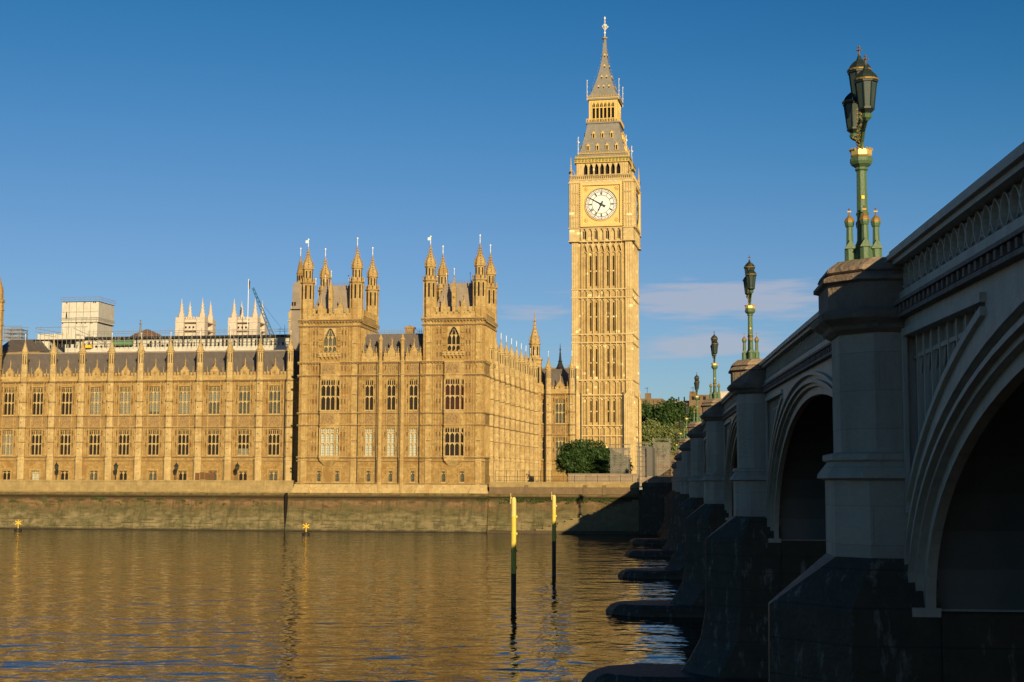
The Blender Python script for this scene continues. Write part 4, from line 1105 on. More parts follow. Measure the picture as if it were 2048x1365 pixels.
# main roof
brf.loft([[(x * h_, y * h_, z) for x, y in ((-1, -1), (1, -1), (1, 1), (-1, 1))] for h_, z in ((BW - .55, 80.7), (4.35, 83.6), (3.75, 86.4), (3.5, 88.2))])
for k in range(4):
    for mb in (brf, bgd, bd): mb.X = Matrix.Rotation(k * pi / 2, 4, 'Z')
    def hwz(z):
        if z < 83.6: return 5.1 + (4.35 - 5.1) * (z - 80.7) / 2.9
        return 4.35 + (3.75 - 4.35) * (z - 83.6) / 2.8
    for xs_, z in (((-3.15, -1.05, 1.05, 3.15), 81.7), ((-2.0, 0, 2.0), 84.6)):
        for xx in xs_:
            y = -hwz(z) - .12
            bgd.k = 1; bgd.box(xx - .18, xx + .18, y - .03, y + .5, z, z + .96); bgd.k = 0
            for s_ in (-1, 1): bgd.box(xx + s_ * .24 - .07, xx + s_ * .24 + .07, y - .1, y + .6, z - .05, z + .95)
            bgd.extY([(xx - .42, z + .95), (xx + .42, z + .95), (xx, z + 1.55)], y - .14, y + .7); bgd.lump(xx, y - .1, z + 1.6, .12)
            bgd.box(xx - .32, xx + .32, y - .12, y + .3, z - .15, z - .051)
    for t in range(8):
        z = 81 + t * .9; h_ = hwz(z); bgd.lump(-h_, -h_, z, .14)
    # lantern stage
    brf.box(-3.75, 3.7, -3.8, -3.3, 88.0, 88.35)
    xx = -3.7
    while xx < 3.7: bgd.box(xx, xx + .14, -3.82, -3.7, 88.36, 88.95); xx += .36
    bgd.box(-3.78, 3.7, -3.84, -3.70, 88.96, 89.1)
    for i in range(7): xx = -2.55 + i * .85; bgd.box(xx - .13, xx + .13, -3.2, -2.9, 88.35, 93.4)
    for i in range(6): xc = -2.125 + i * .85; arch_head(bgd, xc - .29, xc + .29, 92.3, 92.9, -3.12, -2.95, 4); bgd.box(xc - .29, xc + .29, -3.14, -2.95, 91.6, 91.8); bgd.box(xc - .04, xc + .04, -3.1, -3.0, 91.8, 93)
    bgd.box(-3.2, -2.75, -3.2, -2.7, 88.35, 93.4); bgd.box(-2.74, 2.68, -3.16, -2.9, 92.9, 93.4)
    brf.box(-3.45, 3.35, -3.5, -2.6, 93.4, 93.75); brf.box(-3.6, 3.5, -3.62, -2.6, 93.95, 94.15)
    bgd.box(-3.5, 3.4, -3.54, -2.6, 93.751, 93.95)
    xx = -3.5
    while xx < 3.5: bgd.lathe(xx, -3.5, [(.12, 94.15), (.02, 94.6)], 4, 0); xx += .36
for mb in (brf, bgd, bd): mb.X = None
brf.k = 1; brf.box(-2.5, 2.5, -2.5, 2.5, 88.1, 94.2); brf.k = 0
brf.loft([[(x * h_, y * h_, z) for x, y in ((-1, -1), (1, -1), (1, 1), (-1, 1))] for h_, z in ((3.2, 94.1), (2.5, 95.9), (1.62, 98.6), (.98, 101.3), (.52, 104.0), (.36, 107.2))])
for k in range(4):
    for mb in (bgd, bd): mb.X = Matrix.Rotation(k * pi / 2, 4, 'Z')
    for z, h_, xs_ in ((96.6, 2.3, (-1.15, 0, 1.15)), (99.0, 1.55, (-.55, .55)), (101.6, .95, (0,)), (104.2, .52, (0,))):
        for xx in xs_: bgd.extY([(xx - .28, z), (xx + .28, z), (xx, z + .55)], -h_ - .1, -h_ + .5); bgd.k = 1; bgd.box(xx - .1, xx + .1, -h_ - .13, -h_, z - .3, z + .02); bgd.k = 0
    for t in range(16):
        z = 94.6 + t * .75; 
        h_ = [3.2, 2.5, 1.62, .98, .52][min(4, int((z - 94.1) / 2.6))] * (1 - .25 * (((z - 94.1) / 2.6) % 1)); bgd.lump(-h_ - .02, -h_ - .02, z, .10)
for mb in (bgd, bd): mb.X = None
brf.lathe(0, 0, [(.36, 107.2), (.34, 108.0), (.62, 108.3), (.62, 108.5), (.2, 108.7)], 8)
bgd.lathe(0, 0, [(.66, 108.31), (.66, 108.45)], 8)
bf.merge(bd, 1); bf.build('belfry', ['tower', 'dark'], CT); bc.build('painted_cornice', 'green_dec', CT); bgd.build('gilded_ornament', ['gold', 'dark'], CT); brf.build('spire_roof', ['iron_tile', 'dark'], CT)
fn = MB(); fn.tube((0, 0, 108.6), (0, 0, 113.4), .09, 6, .05); fn.ball(0, 0, 109.6, .22, .3); fn.ball(0, 0, 113.0, .2, .35)
for i in range(8):
    a_ = i * pi / 4
    fn.tube((0, 0, 110.2), (.62 * cos(a_), .62 * sin(a_), 110.9), .06, 4); fn.lump(.66 * cos(a_), .66 * sin(a_), 111.0, .2); fn.tube((.62 * cos(a_), .62 * sin(a_), 110.9), (.3 * cos(a_), .3 * sin(a_), 111.6), .05, 4)
fn.ball(0, 0, 111.3, .26, .4); fn.lathe(0, 0, [(.05, 112), (.3, 112.2), (.05, 112.4)], 6)
fn.build('cross_finial', 'white_metal', CT)
for s1 in (-1, 1):
    for s2 in (-1, 1):
        x, y = s1 * 6.7, s2 * 6.7; cp = MB()
        cp.lathe(x, y, [(.34, 74.6), (.34, 76.2), (.42, 76.3), (.26, 76.5), (.12, 78.5), (.03, 80.0)], 6)
        cp.tube((x * .93, y * .93, 77.0), (x * .86, y * .86, 75.7), .1, 4); cp.tube((x, y, 76.9), (x * .93, y * .93, 77.0), .1, 4)
        for zz in (77, 77.8, 78.6): cp.lump(x, y, zz, .2)
        cp.k = 1; cp.ball(x * 1.02, y * 1.02, 76.4, .34)
        cp.build('corner_pinnacle', ['pale', 'black'], CT)
        for x, y, z0, z1, rod, lumps in ((s1 * 5.3, s2 * 5.3, 80.2, 84.7, .06, ((83.5, .36), (84.6, .17), (82.0, .2))), (s1 * 3.55, s2 * 3.55, 93.3, 98.0, .05, ((97.8, .2), (96.4, .2), (95.2, .2)))):
            cp = MB(); cp.tube((x, y, z0), (x, y, z1), rod, 5)
            for zz, r_ in lumps: cp.lump(x, y, zz, r_)
            cp.build('corner_finial', 'white_metal', CT)

# ------------------------------------------------------------------ bridge
BP = 5.52
BR = thing('bridge', 'long low arched stone and iron road bridge in shade with seven spans and octagonal piers', 'bridge', (0, 0, 0), BP)
PY = [-4.0, 31.35, 66.2, 102.5, 141.0, 180.9, 216.4, 248.4]
PY[0] = -1.2
def HT(y): return 9.3 + 5.73 - .000122 * (min(y, 262) - 118) ** 2
XW = 5.27; BWID = 26.0
def steps(a, b, d): 
    n = max(1, int(round((b - a) / d))); return [a + (b - a) * i / n for i in range(n + 1)]
def lon(mb, x0, x1, f0, f1, a, b, d=2.5):           # long box along y with heights as functions of y
    ys = steps(a, b, d); mb.loft([[(x0, y, f0(y)), (x1, y, f0(y)), (x1, y, f1(y)), (x0, y, f1(y))] for y in ys])
def archz(i, y, grow=0.0):
    a, b = PY[i] + 1.5, PY[i + 1] - 1.5; ym = (a + b) / 2; h = (b - a) / 2
    cz = HT(ym) - 1.85; z0 = 6.75; t = (y - ym) / (h + grow)
    return z0 + (cz + grow - z0) * sqrt(max(0, 1 - t * t)) if abs(t) < 1 else z0
for i in range(8):
    a = PY[i]; b = PY[i + 1] if i < 7 else 330.0
    pa, pb = a + 1.3, b - 1.3
    if i == 7: pb = 330
    m = MB()
    H_ = lambda q: (lambda y: HT(y) + q)
    lon(m, XW - .26, XW + .30, H_(-.09), H_(0), pa, pb); lon(m, XW - .32, XW + .34, H_(-.20), H_(-.091), pa, pb); lon(m, XW - .22, XW + .28, H_(-.30), H_(-.201), pa, pb)
    lon(m, XW + .10, XW + .2, H_(-.87), H_(-.301), pa, pb)                       # back of tracery
    lon(m, XW - .10, XW + .25, H_(-1.04), H_(-.871), pa, pb); lon(m, XW - .16, XW + .26, H_(-1.10), H_(-1.041), pa, pb)
    m.k = 1
    lon(m, XW - .24, XW + .25, H_(-1.17), H_(-1.101), pa, pb); lon(m, XW - .06, XW + .2, H_(-1.34), H_(-1.171), pa, pb); lon(m, XW - .18, XW + .2, H_(-1.42), H_(-1.341), pa, pb)
    m.k = 0
    par = m.build('parapet', ['iron', 'iron_rust'], BR)
    m = MB(); lon(m, XW + BWID - .3, XW + BWID, H_(-1.5), H_(0), pa, pb, 8); m.build('far_parapet', 'iron', BR)
    # tracery ovals and dentils
    t = MB(); sp_ = .58 if i < 3 else 1.1
    y = pa + .3
    while y < min(pb, 262) - .3:
        z0, z1 = HT(y) - .86, HT(y) - .31; zc = (z0 + z1) / 2; rad = .022
        n = 6 if i < 2 else 3
        for s_ in (-1, 1):
            pts = [(y + s_ * sp_ * .5 * sin(pi * q / n) ** .8 * .98 if 0 < q < n else y, z0 + (z1 - z0) * q / n) for q in range(n + 1)]
            for (ya, za), (yb, zb) in zip(pts, pts[1:]):
                t.add([(XW - .04, ya - rad, za), (XW - .04, ya + rad, za), (XW - .04, yb + rad, zb), (XW - .04, yb - rad, zb), (XW + .10, ya - rad, za), (XW + .10, ya + rad, za), (XW + .10, yb + rad, zb), (XW + .10, yb - rad, zb)],
                      [(0, 1, 2, 3), (0, 3, 7, 4), (1, 5, 6, 2)])
        t.lump(XW - .0, y + sp_ * .5, z0 + .1, .07); t.lump(XW - .0, y + sp_ * .5, z1 - .08, .05)
        y += sp_
    t.build('tracery', 'iron', par)
    t = MB(); lon(t, XW - .10, XW - .061, H_(-1.335), H_(-1.175), pa, min(pb, 262)); y = pa + .2; dsp = .42 if i < 3 else .8
    while y < min(pb, 262) - .2: t.box(XW - .20, XW - .08, y - .07, y + .07, HT(y) - 1.33, HT(y) - 1.18); y += dsp
    t.build('dentil_course', 'iron_rust', par)
    if i == 7:
        m = MB(); lon(m, XW + .02, XW + .5, lambda y: 0, H_(-1.421), pa, 330, 10); m.build('approach_wall', 'granite', BR); continue
    # spandrel
    a1, b1 = a + 1.3, b - 1.3; ym = (a + b) / 2
    sp = MB(); ys = steps(a1, b1, .25 if i < 2 else .6); rec = MB()
    for y0, y1 in zip(ys, ys[1:]):
        zt0, zt1 = HT(y0) - 1.421, HT(y1) - 1.421
        zb0, zb1 = archz(i, y0, .3), archz(i, y1, .3)
        yc = (y0 + y1) / 2; dp = min(yc - a1, b1 - yc)
        r0a, r0b = archz(i, y0, .95), archz(i, y1, .95); r1a, r1b = zt0 - .38, zt1 - .38
        segs = [(zb0, zb1, zt0, zt1)]
        if dp > .24 and r1a - r0a > .05 and r1b - r0b > .05:
            segs = [(zb0, zb1, r0a, r0b), (r1a, r1b, zt0, zt1)]
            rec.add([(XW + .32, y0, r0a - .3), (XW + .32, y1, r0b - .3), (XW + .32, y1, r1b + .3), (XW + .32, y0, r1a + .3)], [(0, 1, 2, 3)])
        for c0, c1, d0, d1 in segs:
            sp.add([(XW, y0, c0), (XW, y1, c1), (XW, y1, d1), (XW, y0, d0), (XW + .33, y0, c0), (XW + .33, y1, c1), (XW + .33, y1, d1), (XW + .33, y0, d0)],
                   [(0, 3, 2, 1), (4, 5, 6, 7), (0, 1, 5, 4), (3, 7, 6, 2), (0, 4, 7, 3), (1, 2, 6, 5)])
    # recess frames and bars
    recs = [rec]
    for sgn, pe in ((1, a1), (-1, b1)):
        ysr = [pe + sgn * (.25 + q * .25) for q in range(0, 60)]
        ok = [y for y in ysr if HT(y) - 1.81 - archz(i, y, .95) > .02]
        lastk = next((k for k, y in enumerate(ysr) if y not in ok), len(ysr)); ok = ysr[:lastk]
        if len(ok) > 2:
            sp.box(XW - .09, XW - .001, min(ok[0], ok[0] + sgn * .16), max(ok[0], ok[0] + sgn * .16), archz(i, ok[0], .8), HT(ok[0]) - 1.805)
            for y0, y1 in zip(ok, ok[1:]):
                for f, hh_ in ((lambda y: HT(y) - 1.80, .16), (lambda y: archz(i, y, .95) - .14, .14)):
                    sp.add([(XW - .09, y0, f(y0)), (XW - .09, y1, f(y1)), (XW - .09, y1, f(y1) + hh_), (XW - .09, y0, f(y0) + hh_), (XW + .1, y0, f(y0)), (XW + .1, y1, f(y1)), (XW + .1, y1, f(y1) + hh_), (XW + .1, y0, f(y0) + hh_)],
                           [(0, 3, 2, 1), (0, 1, 5, 4), (3, 7, 6, 2), (0, 4, 7, 3), (1, 2, 6, 5)])
            tb = MB()
            for y0 in ok[2:-1:3]:
                z0, z1 = archz(i, y0, .95) - .1, HT(y0) - 1.80
                tb.box(XW + .12, XW + .30, y0 - .04, y0 + .04, z0, z1 + .02)
                if z1 - z0 > .7:
                    for q in (-.36, .36): tb.tube((XW + .2, y0, z1 - .8), (XW + .2, y0 + q * .8, z1 - .3), .035, 4); tb.tube((XW + .2, y0 + q * .8, z1 - .3), (XW + .2, y0 + q, z1 - .05), .035, 4)
            ya_, yb_ = sorted((ok[0], ok[-2])); tb.box(XW + .14, XW + .28, ya_, yb_, HT((ya_ + yb_) / 2) - 2.2, HT((ya_ + yb_) / 2) - 2.12)
            recs.append(tb)
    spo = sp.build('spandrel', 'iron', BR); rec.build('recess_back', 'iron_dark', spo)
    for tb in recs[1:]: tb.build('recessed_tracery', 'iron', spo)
    # arch rings
    ar = MB(); A, B_ = PY[i] + 1.5, PY[i + 1] - 1.5; hh = (B_ - A) / 2; yc = (A + B_) / 2; cz = HT(yc) - 1.85
    def ring(g0, g1, x0, x1, n=44, mb=ar):
        R = []
        for k in range(n + 1):
            t = pi * k / n; 
            def q(g): return (yc - (hh + g) * cos(t), 6.75 + (cz - 6.75 + g) * sin(t))
            (ya, za), (yb, zb) = q(g0), q(g1); R.append([(x0, ya, za), (x1, ya, za), (x1, yb, zb), (x0, yb, zb)])
        mb.loft(R)
    ring(.20, .31, XW - .13, XW + .34); ring(.05, .199, XW + .03, XW + .34); ring(-.05, .049, XW - .08, XW + .34); ring(-.16, -.051, XW + .05, XW + .36); ring(-.42, -.161, XW + .20, XW + .4)
    for ye in (A - .22, B_ - .42): ar.box(XW - .06, XW + .5, ye, ye + .64, 6.62, 6.80)
    ar.build('arch_ring', 'iron', BR)
    rb = MB()
    for q in range(1, 11): ring(-.75, .02, XW + q * 2.45, XW + q * 2.45 + .22, 20, rb)
    ring(.0, .12, XW + .36, XW + BWID, 20, rb)
    rb.build('iron_ribs', 'iron_dark', BR)
# deck
m = MB(); lon(m, XW + .36, XW + BWID - .31, lambda y: HT(y) - 1.35, lambda y: HT(y) - 1.0, -1, 330, 6)
m.build('deck', 'asphalt', BR)
# piers
def octp(xf, yh, c=.635):                            # half octagon in plan: nose at xf, half width yh
    return [(XW + .3, -yh), (xf + c, -yh), (xf, -yh + c), (xf, yh - c), (xf + c, yh), (XW + .3, yh)]
for i in range(8):
    y = PY[i]; dz = HT(y) + (.04 if i < 2 else .3) - 14.36
    sh = MB()
    def lev(l, mb=sh): mb.loft([[(px, py + y, z) for px, py in octp(xf, yh)] for xf, yh, z in l])
    lev([(3.86, 1.42, 7.3), (3.86, 1.42, 9.33)])
    lev([(3.86, 1.44, 9.331), (3.70, 1.58, 9.38), (3.72, 1.56, 9.47), (3.90, 1.40, 9.72), (3.82, 1.46, 9.76), (3.82, 1.46, 9.88), (3.96, 1.34, 9.92)])
    lev([(4.04, 1.27, 9.921), (4.04, 1.27, 12.62 + dz)])
    shaft = sh.build('pier_shaft', 'granite', BR)
    cp_ = MB()
    lev([(4.0, 1.31, 12.621 + dz), (3.88, 1.42, 12.7 + dz), (3.84, 1.46, 12.78 + dz), (3.66, 1.62, 12.9 + dz), (3.62, 1.66, 13.02 + dz), (3.80, 1.50, 13.14 + dz), (3.80, 1.50, 13.66 + dz), (3.70, 1.6, 13.70 + dz), (3.70, 1.6, 13.78 + dz), (3.86, 1.44, 13.88 + dz), (3.78, 1.5, 13.92 + dz), (3.82, 1.46, 14.02 + dz), (4.05, 1.25, 14.2 + dz)], cp_)
    cp_.build('pedestal_cap', 'granite_cap', shaft)
    cw = MB()
    def hexa(xn, yh, z): return [(XW + .5, y - yh, z), (xn + 1.5, y - yh, z), (xn, y - .18, z), (xn, y + .18, z), (xn + 1.5, y + yh, z), (XW + .5, y + yh, z)]
    cw.loft([hexa(1.15, 2.3, -2), hexa(1.15, 2.3, .5), hexa(1.7, 2.15, 1.2), hexa(2.25, 2.0, 2.2), hexa(2.5, 1.9, 3.5), hexa(2.53, 1.86, 6.7)])
    cw.loft([hexa(2.53, 1.86, 6.701), [(XW + .5, y - 1.5, 7.75), (4.5, y - 1.45, 7.75), (3.87, y - .8, 7.75), (3.87, y + .8, 7.75), (4.5, y + 1.45, 7.75), (XW + .5, y + 1.5, 7.75)]])
    cw.build('cutwater', 'weed', shaft)
    pb_ = MB(); pb_.box(XW + .35, XW + BWID - .1, y - 1.45, y + 1.45, 6.7, 9.5 if 0 < i < 7 else 12 + dz); pb_.build('pier_wall', 'pierwall', shaft)
    pl = MB(); pl.box(XW + .51, XW + BWID, y - 1.9, y + 1.9, -2, 6.69); pl.build('pier_base', 'weed', shaft)
    if i < 7:
        ft = MB(); x0 = -2.9
        def fr(z, g): return [(XW + 20, y - 2.6 - g, z), (x0 + 2.2, y - 2.6 - g, z), (x0 + .5 - g, y - 1.3, z), (x0 - g, y, z), (x0 + .5 - g, y + 1.3, z), (x0 + 2.2, y + 2.6 + g, z), (XW + 20, y + 2.6 + g, z)]
        ft.loft([fr(-2, .5), fr(.25, .25), fr(.6, -.05), fr(.75, -.4)]); ft.build('footing', 'weed', shaft)

# lamps on the bridge
LP = thing('bridge_lamp', 'nearest green and gilt triple-lantern bridge lamp on the big shaded pier', 'street lamp', (0, 0, 0), BP, 'triple lanterns along the bridge')
b = MB(); b.lathe(0, 0, [(.26, 0), (.26, .12), (.20, .16), (.18, .42), (.14, .5), (.125, .55), (.115, 1.05), (.14, 1.1), (.115, 1.16), (.105, 2.0), (.14, 2.03), (.125, 2.08), (.21, 2.14), (.24, 2.2), (.24, 2.27), (.19, 2.3), (.1, 2.34)], 8)
b.build('post', 'lampgreen', LP)
b = MB(); b.lathe(0, 0, [(.2, 2.301), (.225, 2.33), (.225, 2.44), (.19, 2.42)], 8)
for k in range(16): a_ = k * pi / 8; b.lump(.22 * cos(a_), .22 * sin(a_), 2.45, .035)
b.build('gilt_crown', 'gold', LP)
for sx in (-1, 1):
    for sy in (-1, 1):
        x, y = (sx * .27, 0) if sy > 0 else (0, sx * .27)
        b = MB(); b.lathe(x, y, [(.13, 0), (.13, .1), (.115, .13), (.115, .36), (.09, .42), (.075, .46), (.065, .82), (.085, .84), (.1, .89), (.1, .92), (.06, .93)], 8)
        b.extY([(x - .12, .36), (x + .12, .36), (x, .56)], y - .13, y - .11)
        c_ = b.build('colonnette', 'lampgreen', LP)
        b = MB(); b.lathe(x, y, [(.105, .921), (.11, .95), (.09, 1.0), (.045, 1.05), (.015, 1.09)], 8); b.tube((x, y, 1.08), (x, y, 1.22), .012, 4); b.box(x - .04, x + .04, y - .012, y + .012, 1.14, 1.165)
        b.lump(x, y, 1.21, .025); b.build('gilt_cap', 'bronze', c_)
b = MB(); b.tube((0, 0, 2.35), (0, 0, 3.5), .06, 6, .045)
g = MB()
for s_ in (-1, 1):
    pts = [Vector((0, s_ * .06, 2.4)), Vector((0, s_ * .14, 2.6)), Vector((0, s_ * .36, 2.78)), Vector((0, s_ * .62, 2.86)), Vector((0, s_ * .82, 2.92))]
    for p, q in zip(pts, pts[1:]): b.tube(p, q, .045, 6)
    for p, q in zip(pts, pts[1:]):
        for k in range(3): v = p.lerp(q, k / 3); g.lump(-.05, v.y, v.z, .03)
    b.lathe(0, s_ * .85, [(.03, 2.86), (.1, 2.92), (.12, 2.98), (.06, 3.03)], 8)
    for k in range(8): a_ = k * pi / 4
    b.tube((0, s_ * .05, 3.1), (0, s_ * .5, 2.83), .025, 5)
for k in range(10): g.lump(-.06, 0, 2.5 + k * .09, .035); g.lump(0, -.06, 2.5 + k * .09, .035)
b.build('arms', 'lampgreen', LP); g.build('gilt_beads', 'gold', LP)
def lantern(y, z, k):
    G = MB(); G.lathe(0, y, [(.16 * k, z + .08), (.225 * k, z + .62 * k)], 8)
    lo_ = G.build('lantern', 'lampglass', LP)
    F = MB()
    F.lathe(0, y, [(.03, z - .1), (.1, z - .02), (.18 * k, z + .04), (.18 * k, z + .079)], 8)
    F.lathe(0, y, [(.26 * k, z + .621 * k), (.27 * k, z + .70 * k), (.225 * k, z + .78 * k), (.15 * k, z + .86 * k), (.07 * k, z + .92 * k), (.03, z + 1.02 * k)], 8)
    for i in range(8):
        a_ = pi / 8 + i * pi / 4; F.tube((.163 * k * cos(a_), y + .163 * k * sin(a_), z + .08), (.228 * k * cos(a_), y + .228 * k * sin(a_), z + .62 * k), .014, 4)
    F.build('lantern_frame', 'lampdark', lo_)
    Q = MB(); Q.lathe(0, y, [(.268 * k, z + .665 * k), (.275 * k, z + .695 * k), (.262 * k, z + .705 * k)], 16)
    Q.tube((0, y, z + 1.0 * k), (0, y, z + 1.25 * k), .012, 4); Q.lump(0, y, z + 1.05 * k, .035); Q.lump(0, y, z + 1.22 * k, .035)
    for q in (-1, 1): Q.lump(q * .045, y, z + 1.15 * k, .026); Q.lump(0, y + q * .045, z + 1.15 * k, .026)
    Q.build('gilt_finial', 'bronze', lo_)
lantern(-.85, 3.05, .95); lantern(.85, 3.05, .95); lantern(0, 3.5, .95)
b = MB(); b.box(-.03, .03, -.125, -.117, 1.4, 1.47); b.build('sticker', 'orange', LP)
brot = Matrix.Rotation(-radians(BP), 4, 'Z')
labels = [None, 'nearest green and gilt triple-lantern bridge lamp on the big shaded pier', 'second nearest triple-lantern lamp, standing before the pale cloud band', 'third triple-lantern lamp along the bridge, against plain sky above its pier',
          'fourth triple-lantern lamp, its post in front of the brown chimneys', 'fifth triple-lantern lamp, in front of the dark green tree', 'sixth triple-lantern lamp, low before the tree and partly hidden', 'farthest and smallest triple-lantern lamp at the western end of the bridge']
def bpt(x, y, z): v = brot @ Vector((x, y, 0)); return (v.x, v.y, z)
for i in range(1, 8):
    loc = bpt(4.68, PY[i], HT(PY[i]) + (-.13 if i == 1 else .13))
    if i == 1: LP.location = loc; LP.scale = (1.05, 1.05, 1.055)
    else: copy_thing(LP, loc, labels[i])

# ------------------------------------------------------------------ yellow posts and buoys
def ypost(px, pyb, pyt, label, bent):
    u = at(px, pyb, 100); d = Vector((u.x, u.y, u.z - EYE)); k = -EYE / d.z; p = d * k
    top = EYE + (at(px, pyt, p.y).z - EYE); hw = 11.5 / 2 * p.y / FPX * .9
    if bent < 0: hw *= .78
    o = thing('mooring_post', label, 'marker post', (p.x, p.y, 0), 0, 'yellow marker posts in the river')
    zt = top - .1; zg = top * (.30 if bent > 0 else .42)
    b = MB(); b.lathe(0, 0, [(hw * .98, -1.5), (hw, zg)], 12, 0); b.build('weedy_foot', 'weed', o)
    b = MB(); b.lathe(0, 0, [(hw * 1.0, zg), (hw * .97, zt - 1.4)], 12, 0); b.build('yellow_tube', 'yellow', o)
    b = MB(); b.lathe(0, 0, [(hw * .98, zt - 1.4), (hw * .95, zt - .25), (hw * .7, zt - .05), (hw * .4, zt)], 12, 0)
    b.tube((-hw * .4, 0, zt - .3), (-hw * 1.25, 0, zt + .1), .03, 5); b.tube((-hw * 1.2, 0, zt - .5), (-hw * 1.2, 0, zt + .28), .03, 5)
    b.build('faded_head', 'paleyellow', o)
    b = MB(); z = zg + .4
    while z < zt - .5: b.lathe(0, 0, [(hw * 1.12, z), (hw * 1.12, z + .1)], 12, 0); b.box(hw * .9, hw * 1.4, -.05, .05, z - .04, z + .12); z += (zt - zg) / 4.5
    b.build('collars', 'yellow', o); return o
ypost(1027, 1215, 992, 'taller nearer yellow marker post with a hooked pale head, standing in open water', 1)
ypost(1108, 1152, 988, 'slimmer farther yellow marker post with blackened foot, right of the tall one', -1)
def buoy(px, py, h, label, first=[None], mtl='orange'):
    u = at(px, py, 100); d = Vector((u.x, u.y, u.z - EYE)); p = d * (-EYE / d.z)
    k = p.y / FPX
    if first[0] is None or mtl != 'orange':
        o = thing('marker_buoy', label, 'buoy', (p.x, p.y, 0), 0, 'cross-topped buoys by the wall')
        b = MB(); b.lathe(0, 0, [(.5, -.4), (.68, .0), (.68, .25), (.45, .38), (.1, .45)], 12, 0); b.build('float', 'black', o)
        b = MB(); b.tube((0, 0, .4), (0, 0, 1.1), .07, 6); b.build('mast', mtl, o)
        b = MB()
        for a_ in (0, pi / 3, -pi / 3): b.tube((-.62 * sin(a_), 0, 1.45 - .62 * cos(a_)), (.62 * sin(a_), 0, 1.45 + .62 * cos(a_)), .085, 5) if a_ else b.tube((0, 0, 1.1), (0, 0, 2.0), .07, 5)
        for a_ in (pi / 4, -pi / 4): pass
        b.build('cross_topmark', mtl, o)
        if first[0] is None: first[0] = o
        return o
    return copy_thing(first[0], (p.x, p.y, 0), label)
buoy(36, 1062, 14, 'yellow cross-topped buoy at the far left edge of the water')
buoy(612, 1070, 14, 'yellow cross-topped buoy below the left pavilion tower')
buoy(1230, 1068, 14, 'cross-topped buoy lying dark in the bridge shadow')

# ------------------------------------------------------------------ terrace furniture
tl0 = None
tnames = [(112, 'terrace lantern left of the others, nearest the left edge'), (231, 'second terrace lantern from the left, before the palace bays'), (352, 'third terrace lantern from the left on the parapet line'), (474, 'terrace lantern nearest the brown boards and the pavilion')]
for px, lab in tnames:
    p = at(px, 960, 264.5 + (1024 - px) * .0145)
    if tl0 is None:
        tl0 = thing('terrace_lamp', lab, 'lamp', (p.x, p.y, GZ), PHI, 'lanterns along the terrace'); ZB[tl0.name] = 0
        b = MB(); b.lathe(0, 0, [(.2, 0), (.2, .9), (.12, 1.1), (.07, 1.2), (.06, 2.9), (.12, 3.0)], 8); b.build('post', 'black', tl0)
        b = MB(); b.lathe(0, 0, [(.16, 3.0), (.34, 3.2), (.40, 3.7), (.30, 3.85)], 8); b.build('lantern', 'lampglass', tl0)
        b = MB(); b.lathe(0, 0, [(.44, 3.7), (.44, 3.8), (.2, 4.15), (.05, 4.35), (.03, 4.7)], 8); b.build('lantern_roof', 'black', tl0)
    else: copy_thing(tl0, (p.x, p.y, GZ), lab)
bd0 = thing('timber_screen', 'row of brown timber boards standing on the terrace behind the parapet', 'screen', P2W(-56.5, 1.5, GZ), PHI); ZB[bd0.name] = 0
for k in range(4):
    b = MB(); b.box(k * .98, k * .98 + .86, -.05, .05, .2, 2.45 + .12 * (k % 2)); b.build('board', 'wood', bd0)
b = MB(); b.box(-.1, 3.9, .051, .11, .5, .65); b.build('rail', 'black', bd0)
# shrubs on the terrace
def bush(name, c, r, n, m, label, size, trunk=True, seed=1, cat='shrub'):
    rn = random.Random(seed); o = thing(name, label, cat, (c[0], c[1], c[2] - r[2] - (.8 if trunk else 0)))
    base = o.location.z; mb = MB()
    blobs = [(Vector((0, 0, 0)), Vector(r) * .72)]
    for _ in range(14):
        d = Vector((rn.gauss(0, 1), rn.gauss(0, 1), rn.gauss(0, .8))).normalized()
        blobs.append((Vector((d.x * r[0] * .58, d.y * r[1] * .58, d.z * r[2] * .58)), Vector(r) * rn.uniform(.28, .46)))
    for _ in range(34):
        d = Vector((rn.gauss(0, 1), rn.gauss(0, 1), rn.gauss(0, .8))).normalized()
        blobs.append((Vector((d.x * r[0] * .88, d.y * r[1] * .88, d.z * r[2] * .88)), Vector(r) * rn.uniform(.10, .19)))
    for q, rr_ in blobs:
        big_ = rr_.x > r[0] * .22
        leaves(mb, (q.x, q.y, q.z + c[2] - base), rr_ if big_ else rr_ * 1.7, int(n * rr_.x / r[0] / (6.5 if big_ else 15)), rn, size, shell=big_)
    co_ = mb.mesh('crown', m); link('crown', co_, o)
    cr = MB()                                            # inner mass of shaded leaves
    t = MB(); zc = c[2] - base
    t.tube((0, 0, 0), (.1, 0, zc - r[2] * .2), max(.12, r[0] * .06), 8, max(.08, r[0] * .04))
    for k in range(5):
        a_ = k * 1.3; t.tube((.05, 0, zc - r[2] * .5), (r[0] * .5 * cos(a_), r[1] * .5 * sin(a_), zc + r[2] * .3), max(.05, r[0] * .03), 5, .03)
    link('trunk', t.mesh('trunk', 'bark'), o); return o
p = at(1170, 918, 283)
bush('clipped_shrub', (p.x + .1, 283, 13.4), (5.9, 3.8, 4.1), 22000, 'leaf', 'big rounded dark green bush in front of the clock tower', .26, seed=2)
p = at(1235, 935, 286)
bush('clipped_shrub', (p.x - .9, 287, 12.3), (4.0, 2.6, 3.3), 9500, 'leaf', 'smaller dark bush seen behind the scaffold netting', .24, seed=8)
p = at(1340, 845, 360)
bush('broad_tree', (at(1336, 850, 360).x, 360, at(1333, 852, 360).z), (7.0, 5, 6.3), 21000, 'leaf', 'large dark green tree behind the far lamps of the bridge', .42, seed=4, cat='tree')
